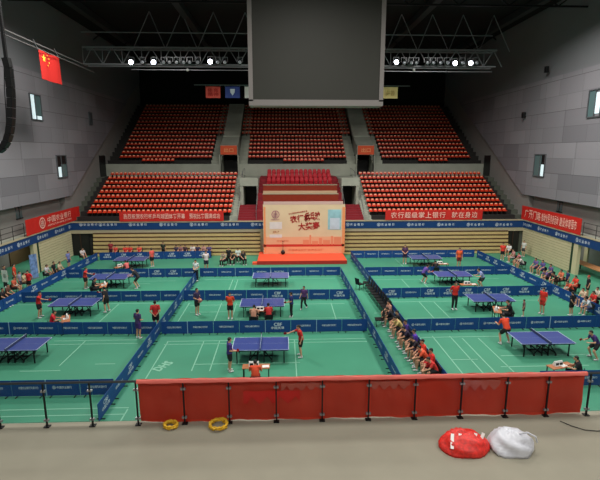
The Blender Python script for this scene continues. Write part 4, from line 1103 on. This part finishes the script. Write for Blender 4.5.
def headat(px, py, h): q = hz(px, py, h); return q.x, q.y
PUR, RED, ORG, NAVY, WHT = (72, 50, 132), (206, 40, 34), (228, 70, 36), (38, 46, 92), (214, 214, 220)
pl = []
def P_(pose, px, py, rz, shirt, bottom, label, **k): 
    x, y = foot(px, py); return person(pose, x, y, rz, shirt, bottom, label, **k)
# players (feet pixel)
bat(P_('hands_front', 230, 371.5, -70, PUR, BLK, 'person in a purple shirt and black shorts standing at the nearest centre table'), 'red bat held by the purple player at the nearest centre table')
bat(P_('reach', 301, 356.5, 95, RED, BLK, 'person in a red shirt at the right end of the nearest centre table'), 'red bat held by the red-shirted player at the nearest centre table')
P_('behind', 230.5, 319, 175, ORG, BLK, 'person in an orange shirt and black shorts left of the middle centre table')
bat(P_('hands_front', 291.5, 317, 80, (40, 46, 110), BLK, 'person in a dark blue shirt just right of the middle centre table', long=True, h=1.6), 'bat held by the dark blue player at the middle centre table')
P_('walk', 304, 309, 150, (88, 54, 110), BLK, 'person in a purple top walking behind the dark blue player', long=True, h=1.55)
P_('hands_front', 197.5, 315, -120, (58, 46, 84), BLK, 'person in dark clothes holding a pink bag by the left divider', h=1.75)
x, y = foot(199.5, 313.5)
o = MB().ball((0, 0, 0), .2, .12, .17).build('bag', mat('dusty_pink', (206, 120, 120), .7), None, True, (x + .05, y - .25, .95)); MB().path([(-.12, 0, .12), (0, 0, .32), (.12, 0, .12)], .03).build('strap', M_black, o); tag(o, 'dusty pink bag held by the dark-clothed person at the left divider', 'bag')
P_('behind', 156.5, 330, 10, (190, 40, 40), BLK, 'person in a red shirt seen from behind, left of the left divider', h=1.75)
P_('hands_front', 139, 338.5, -30, (70, 54, 104), (74, 44, 120), 'person in a purple tracksuit by the nearest left barriers', h=1.68)
bat(P_('reach', 40, 317.5, -85, (214, 40, 40), BLK, 'person in a red shirt and black shorts stretching an arm, second left court', h=1.66), 'bat held by the red-shirted player of the second left court')
bat(P_('reach', 107.5, 312, 70, (34, 32, 38), BLK, 'person in black at the right end of the second left table', h=1.68), 'bat held by the player in black of the second left court')
bat(P_('reach', 86, 288.5, -90, (206, 48, 44), BLK, 'person in a red shirt left of the third left table', h=1.62), 'bat held by the red-shirted player of the third left court')
P_('ready', 137, 288, 95, (40, 40, 46), BLK, 'person in black leaning at the right end of the third left table', h=1.85)
P_('stand', 152.5, 267, 60, (232, 92, 84), BLK, 'person in a coral red shirt right of the farthest left table', h=1.72)
P_('hands_front', 196.5, 281, 160, (214, 220, 222), (26, 28, 40), 'person in a white shirt and black trousers at the end of the left divider', long=True, h=1.72)
P_('behind', 206.5, 271, 200, (226, 212, 214), (34, 38, 60), 'person in a pinkish white shirt behind the centre row nearest the stage', h=1.78)
P_('hands_front', 404.5, 264, 170, (78, 44, 78), (50, 36, 70), 'person in dark purple before the farthest right barriers', h=1.78, long=False)
bat(P_('ready', 424, 283, -80, (92, 66, 150), BLK, 'person in a purple shirt crouching left of the third right table', h=1.7), 'bat held by the purple player of the third right court')
P_('stand', 458.5, 268, 175, (236, 92, 44), (130, 40, 40), 'person in an orange shirt behind the farthest right court', h=1.82)
P_('ready', 480.5, 288, 90, (150, 160, 205), (20, 24, 30), 'person in a pale blue shirt at the right end of the third right table', h=1.75)
P_('behind', 454, 309.5, 185, (214, 44, 36), BLK, 'person in a red shirt and long black trousers left of the second right table', long=True, h=1.85)
P_('stand', 541.5, 314, 110, (226, 52, 40), (190, 50, 40), 'person in a bright red shirt right of the second right table', h=1.72)
P_('behind', 570.5, 315.5, 20, (24, 26, 34), BLK, 'person in black clothes by the outer right barriers', h=1.55)
P_('ready', 504, 343.5, 10, ORG, BLK, 'person in an orange shirt seen from behind left of the nearest right table', h=1.85)
P_('stand', 523, 316.5, 60, (130, 92, 96), (96, 60, 66), 'small person in dusky pink standing before the second right court barriers', h=1.1)
bat(P_('ready', 592.5, 358.5, 90, (62, 48, 112), BLK, 'person in a purple shirt lunging at the right end of the nearest right table', h=1.7), 'bat held by the purple player of the nearest right court')

# umpires at their desks
def ump(px, py, rz, shirt, bottom, label, where, dd=(0, .62), pap=.35, h=1.68, **k):
    x, y = hz(px, py, 0.5 * h / 1.0)[:2] if False else headat(px, py, 1.25)
    person('desk', x, y, rz, shirt, bottom, label, h=h, **k)
    chair(x, y + 0, math.radians(rz), 'black chair of the umpire %s' % where)
    r = math.radians(rz); desk(x - sin(r) * .66, y + cos(r) * .66, r, where, pap=pap)
ump(255, 362, 0, (238, 84, 52), (150, 30, 34), 'person in an orange-red shirt seated at the desk before the red cloth', 'before the red cloth', pap=.42)
x, y = headat(268.5, 304.5, 1.25); person('desk', x, y, 10, (206, 50, 50), BLK, 'person in a red shirt seated right at the middle centre desk'); chair(x, y, math.radians(10), 'black chair under the red-shirted umpire of the middle centre desk')
x2, y2 = headat(253.5, 307, 1.2); person('desk', x2, y2, -10, (206, 150, 124), BLK, 'person in a beige shirt seated left at the middle centre desk'); chair(x2, y2, math.radians(-10), 'black chair under the beige-shirted umpire of the middle centre desk')
desk((x + x2) / 2, (y + y2) / 2 + .68, 0, 'at the middle centre table', pap=.05)
x, y = headat(51.5, 311.5, 1.25); person('desk', x, y, -65, (214, 34, 52), BLK, 'person in a crimson shirt seated at the second left court desk'); chair(x, y, math.radians(-65), 'black chair of the umpire of the second left court'); desk(x + .62, y + .25, math.radians(-65), 'of the second left court', pap=0)
x, y = headat(93, 279, 1.22); person('desk', x, y, -75, (26, 26, 30), BLK, 'person in black seated at the third left court desk', long=True); chair(x, y, math.radians(-75), 'black chair of the umpire of the third left court'); desk(x + .64, y + .15, math.radians(-75), 'of the third left court', pap=0)
x, y = headat(126.5, 261.5, 1.2); person('desk', x, y, 60, (226, 110, 110), BLK, 'person in a pink shirt seated at the farthest left court desk'); chair(x, y, math.radians(60), 'black chair of the umpire of the farthest left court'); desk(x - .58, y + .32, math.radians(60), 'of the farthest left court')
x, y = headat(510.5, 301.5, 1.3); person('desk', x, y, 70, (22, 22, 28), BLK, 'person in black seated at the second right court desk', long=True, h=1.8); chair(x, y, math.radians(70), 'black chair of the umpire of the second right court'); desk(x - .65, y + .22, math.radians(70), 'of the second right court')
x, y = headat(580, 357.5, 1.25); person('desk', x, y, 60, (24, 22, 28), BLK, 'person in black seated at the nearest right court desk', long=True); chair(x, y, math.radians(60), 'black chair of the umpire of the nearest right court'); desk(x - .6, y + .32, math.radians(15), 'of the nearest right court', pap=.1)
c = hz(562, 369, 0)
MB_ = MB().loft([(V((0, 0, 0)), V((1, 0, 0)), V((0, 1, 0)), .04, .04), (V((0, 0, .2)), V((1, 0, 0)), V((0, 1, 0)), .04, .04), (V((0, 0, .25)), V((1, 0, 0)), V((0, 1, 0)), .015, .015), (V((0, 0, .28)), V((1, 0, 0)), V((0, 1, 0)), .015, .015)])
o = MB_.build('water_bottle', mat('pale_bottle', (205, 220, 225), .2), None, True, (c.x, c.y, 0)); MB().loft([(V((0, 0, .28)), V((1, 0, 0)), V((0, 1, 0)), .018, .018), (V((0, 0, .305)), V((1, 0, 0)), V((0, 1, 0)), .018, .018)]).build('cap', M_blue, o); tag(o, 'pale water bottle on the floor by the nearest right umpire desk', 'bottle')
c = headat(470, 284, .74); desk(c[0] - .1, c[1], 0, 'of the third right court')
c = headat(441, 263.5, .74); desk(c[0], c[1], 0, 'of the farthest right court')
x, y = headat(436, 262, 1.1); person('desk', x, y, 5, (30, 28, 34), BLK, 'person in black seated at the farthest right court desk', h=1.55); chair(x, y, 0, 'black chair of the umpire of the farthest right court')

# the long row of chairs between centre and right courts, then the seated team
for k in range(10):
    px = 366 + k * 2.2; py = 288 + k * 2.95; q = hz(px, py)
    chair(q.x, q.y, math.radians(90), 'empty black chair, %s from the far end of the row between the courts' % ORD[k + 1], 'empty black chairs between the courts')
q = hz(359.5, 289.5); chair(q.x, q.y, math.radians(-60), 'lone black chair pulled out beside the far end of the chair row')
team = [('sit', (206, 150, 130), BLK, 'person in a tan shirt at the far end of the seated team'), ('lean', (38, 36, 44), BLK, 'person in a black shirt, second from the far end of the seated team'),
        ('sit', (30, 30, 36), (196, 170, 110), 'person in black with sand-coloured shorts in the seated team'), ('lean', (208, 186, 120), BLK, 'person in a sandy yellow shirt leaning in the seated team'),
        ('sit', (70, 48, 130), BLK, 'person in a dark purple shirt leaning back beside the sandy yellow one'), ('lean', (44, 36, 60), BLK, 'person in a near-black top leaning between the two purple shirts'),
        ('sit', (92, 58, 178), BLK, 'person in a bright purple shirt in the middle of the seated team'), ('lean', (42, 34, 46), (60, 40, 60), 'person in dark clothes between the bright purple and red shirts'),
        ('sit', (224, 58, 40), BLK, 'person in a red shirt and black shorts, farthest of the red team'), ('lean', (232, 92, 58), BLK, 'person in a pale orange shirt in the red team'),
        ('sit', (220, 46, 40), (190, 44, 44), 'person in all red near the railing end of the red team'), ('lean', (214, 52, 48), BLK, 'person in a red shirt leaning at the railing end of the team')]
for k, (po, sh, bo, lab) in enumerate(team):
    t = k / 11; px = 388.5 + t * 46; py = 321 + t * 60
    q = hz(px, py); jx = -.12 if k % 2 else 0
    person(po, q.x + jx * .3, q.y, 90 + random.uniform(-12, 12), sh, bo, lab, h=1.68 + random.uniform(-.06, .06))
    chair(q.x + jx * .3, q.y, math.radians(90), 'black chair under the %s member from the far end of the seated team' % ORD[k + 1], 'black chairs under the seated team')
q = hz(379, 326); chair(q.x, q.y, math.radians(90), 'black chair standing before the far end of the seated team')

# spectators on the right, behind the outer barriers (head pixel)
RS = [('stand', 503.5, 243, 150, (228, 60, 44), BLK, 'person in a red shirt farthest along the right barriers', 1.65), ('sit', 509.5, 243.5, 120, (226, 226, 226), BLK, 'person in white beside the far right doorway', 1.65),
      ('stand', 524.5, 240.5, 110, (206, 206, 200), (60, 60, 60), 'person in a white top standing against the slatted right wall', 1.6), ('sit', 514, 249, 90, (200, 140, 140), (190, 180, 180), 'person in dusty pink seated behind the far right barriers', 1.65),
      ('sit', 519.5, 252.5, 90, (216, 128, 140), (40, 36, 60), 'person in a pink shirt seated left of a white-topped one', 1.68), ('lean', 523, 256.5, 90, (216, 204, 200), (50, 46, 60), 'person in a pale top leaning forward behind the right barriers', 1.6),
      ('sit', 536.5, 258, 95, (104, 88, 146), (80, 60, 100), 'person in a mauve shirt, first of three mauve shirts along the right', 1.68), ('sit', 543.5, 260, 95, (88, 78, 142), (70, 56, 100), 'person in a violet-blue shirt between two mauve shirts', 1.68),
      ('sit', 551.5, 264, 95, (98, 80, 138), (50, 44, 70), 'person in a mauve shirt, nearest of the three mauve shirts', 1.68), ('lean', 548, 269.5, 95, (112, 92, 140), BLK, 'person in a greyish mauve shirt bending over the right barriers', 1.6),
      ('lean', 556.5, 272, 90, (54, 38, 40), (70, 40, 40), 'person in dark brown leaning behind the right barriers', 1.6), ('sit', 562, 269.5, 95, (220, 120, 84), (180, 120, 100), 'person in a salmon orange shirt seated along the right', 1.65),
      ('stand', 568.5, 270.5, 90, (40, 50, 100), BLK, 'person in a dark blue shirt standing among the right spectators', 1.35), ('sit', 576.5, 275.5, 95, (226, 62, 44), (200, 90, 70), 'person in a red shirt seated left of the red-capped one', 1.68),
      ('lean', 572.5, 281, 95, (222, 84, 60), BLK, 'person in an orange-red shirt leaning behind the right barriers', 1.6), ('stand', 589.5, 275.5, 80, (24, 28, 36), BLK, 'person in black with a red cap standing on the right', 1.55),
      ('sit', 584, 288, 90, (228, 200, 170), BLK, 'person in a cream shirt below the red-capped one', 1.6), ('sit', 594.5, 291, 90, (216, 50, 46), BLK, 'person in a scarlet shirt near the right edge of the view', 1.68),
      ('sit', 598.5, 287, 90, (216, 206, 190), BLK, 'person in an off-white shirt at the right edge of the view', 1.6), ('lean', 590, 297, 90, (206, 214, 222), (90, 100, 140), 'person in a bluish white shirt leaning lowest at the right edge', 1.6)]
for k, (po, px, py, rz, sh, bo, lab, h) in enumerate(RS):
    zt_ = {'stand': h, 'sit': h * .775, 'lean': h * .71}[po]; x, y = headat(px, py, zt_)
    cap = 'red-capped' not in lab and 'red cap' in lab
    person(po, x, y, rz + random.uniform(-10, 10), sh, bo, lab, h=h, hairc=(190, 34, 30) if cap else (22, 20, 20), hair='tail' if k % 4 == 1 and not cap else 'hair')
    if po != 'stand': chair(x, y, math.radians(rz), 'chair of the ' + lab, 'black chairs under the right spectators')
# spectators on the left
LSP = [('stand', 13, 264, -60, (226, 70, 40), (170, 60, 40), 'person in an orange-red tracksuit standing by the left entrance', 1.7, True), ('stand', 3, 265.5, -100, (40, 36, 40), BLK, 'person in dark clothes holding a white poster at the left edge', 1.7, True),
       ('behind', 27.5, 270.5, 160, (228, 36, 40), BLK, 'person in a bright red shirt behind the outer left barriers', 1.6, False), ('stand', 18.5, 271.5, -80, (150, 150, 170), (60, 60, 80), 'person in a grey-blue shirt between the red ones on the left', 1.5, False),
       ('sit', 13, 277, -80, (206, 96, 70), (70, 50, 50), 'person in a rust shirt seated under the orange-red tracksuit', 1.65, False), ('sit', 7, 284, -85, (96, 60, 50), (40, 30, 30), 'person in brown seated behind the outer left barriers', 1.65, False),
       ('sit', 1.5, 288, -85, (34, 34, 40), BLK, 'person in black seated at the lower left edge', 1.65, False), ('sit', 23, 272.5, -80, (214, 190, 150), (120, 90, 70), 'person in a straw-coloured top left of the bright red shirt', 1.6, False),
       ('sit', 46, 264.5, -90, (206, 206, 212), (60, 60, 66), 'person in a white shirt seated below the slatted left wall', 1.65, False), ('stand', 53, 261.5, -90, (24, 24, 30), BLK, 'person in black standing below the slatted left wall', 1.6, True),
       ('sit', 59, 261.5, -90, (196, 180, 150), (60, 50, 40), 'person in beige seated below the slatted left wall', 1.65, False), ('stand', 67.5, 251, -110, (120, 130, 190), (60, 70, 120), 'person in a blue-white top in the far left corner', 1.55, False),
       ('sit', 82, 248, -120, (216, 206, 206), (70, 70, 80), 'person in a cream top before the dark left doorway', 1.65, False),
       ('stand', 110.5, 240, 180, (150, 46, 52), (60, 30, 40), 'person in dark red standing behind the farthest left barriers', 1.7, True), ('sit', 115, 245.5, 170, (226, 74, 66), BLK, 'person in a red shirt next to the dark red standing one', 1.65, False),
       ('sit', 125, 244.5, 180, (232, 70, 56), BLK, 'person in a vermilion shirt, left of a pair behind the far barriers', 1.65, False), ('sit', 129.8, 244.5, 180, (222, 60, 50), BLK, 'person in a red shirt, right of a pair behind the far barriers', 1.65, False),
       ('sit', 139, 244.5, 180, (236, 88, 70), BLK, 'person in a light red shirt alone behind the far left barriers', 1.65, False), ('stand', 163, 241.5, 180, (44, 54, 44), BLK, 'person in dark green standing behind the far left barriers', 1.6, True),
       ('sit', 176, 246.5, 175, (64, 60, 84), BLK, 'person in slate grey, first of the line beside the far barriers', 1.65, False), ('sit', 180.5, 246.8, 180, (150, 110, 110), BLK, 'person in dusky rose, second of the line beside the far barriers', 1.65, False),
       ('sit', 185, 246.5, 180, (70, 50, 60), BLK, 'person in plum, third of the line beside the far barriers', 1.65, False), ('sit', 192.5, 244.5, 180, (226, 216, 210), BLK, 'person in a white shirt in the line beside the far barriers', 1.7, False),
       ('sit', 197.5, 246.5, 185, (60, 56, 90), BLK, 'person in navy right of the white shirt in the far line', 1.65, False), ('sit', 203.5, 245, 180, (196, 150, 140), BLK, 'person in pale pink in the line beside the far barriers', 1.7, False),
       ('sit', 209, 245.5, 185, (96, 84, 130), BLK, 'person in lilac at the right end of the far line', 1.65, False)]
for k, (po, px, py, rz, sh, bo, lab, h, lg) in enumerate(LSP):
    zt_ = {'stand': h, 'behind': h, 'sit': h * .775}[po]; x, y = headat(px, py, zt_)
    if k >= 13: x, y = hy(px, 245, 42.95).x, 42.95; h *= .93
    y = min(y, 43.0)
    person(po, x, y, rz + random.uniform(-10, 10), sh, bo, lab, h=h, long=lg, hair='tail' if k % 5 == 2 else 'hair')
    if po == 'sit': chair(x, y, math.radians(rz), 'chair of the ' + lab, 'black chairs under the left spectators')
# group on chairs beside the stage
for k, (px, py, po, sh, lab) in enumerate(((223.5, 251.5, 'sit', (170, 150, 130), 'person in beige, leftmost on the chairs beside the stage'), (228.5, 247.5, 'stand', (26, 26, 30), 'person in black standing among the chairs beside the stage'),
        (232.5, 251.5, 'lean', (60, 56, 54), 'person in dark grey leaning beside the stage'), (237.8, 248, 'sit', (206, 222, 216), 'person in a pale mint shirt beside the stage'), (243, 250.5, 'sit', (34, 34, 38), 'person in black, rightmost on the chairs beside the stage'))):
    hgt = 1.6 if po == 'stand' else 1.65; x, y = headat(px, py, {'stand': 1.6, 'sit': 1.28, 'lean': 1.17}[po])
    person(po, x, min(y, 43), 180 + (k - 2) * 12, sh, BLK, lab, h=hgt, long=True)
    if po != 'stand': chair(x, min(y, 43), math.radians(180 + (k - 2) * 12), 'black chair beside the stage, %s from the left of the group' % ORD[k + 1], 'chairs beside the stage')
# white poster, roll-up banner, bench
a = hx(8.5, 270, -19.0)
x, y = headat(4.5, 271, 1.35)
po = MB().box(-.28, .28, -.01, .01, -.45, .45).build('poster', M_paper, None, False, (x + .12, y - .25, 1.02)); po.rotation_euler = (0, 0, -.35)
t = MB(); emblem(t, facing((0, -.011, .02), (1, 0, 0), (0, -1, 0)), .16); t.build('mark', mat('soft_grey_print', (120, 124, 120), .7), po)
tag(po, 'white poster with a grey ring mark held at the left edge', 'poster')
c = hx(34.5, 281, -19.6)
rb = empty('roll_up_banner', (-20.0, hx(34, 268, -20.0).y, 0), math.radians(60), 'blue and white roll-up banner by the left jamb', 'banner')
MB().box(-.3, .3, -.01, .01, .08, 2.0).build('sheet', mat('blue_white_print', (110, 140, 190), .6, noise=.7, scale=3.5), rb); MB().box(-.32, .32, -.09, .09, 0, .08).build('base', M_grey, rb); MB().bar((0, .03, .05), (0, .03, 2.0), .025).build('pole', M_grey, rb)
q = hx(590, 273, 25.6)
wb = empty('wooden_bench', (25.4, q.y - .8, 0), pi / 2, 'long orange-brown wooden table inside the right entrance', 'table')
MB().box(-2.6, 2.6, -.5, .5, .70, .76).build('table_top', mat('orange_wood', (196, 138, 92), .5), wb)
for xx in (-2.4, 2.4):
    for yy in (-.42, .42): MB().bar((xx, yy, 0), (xx, yy, .7), .06).build('leg', M_dark, wb)
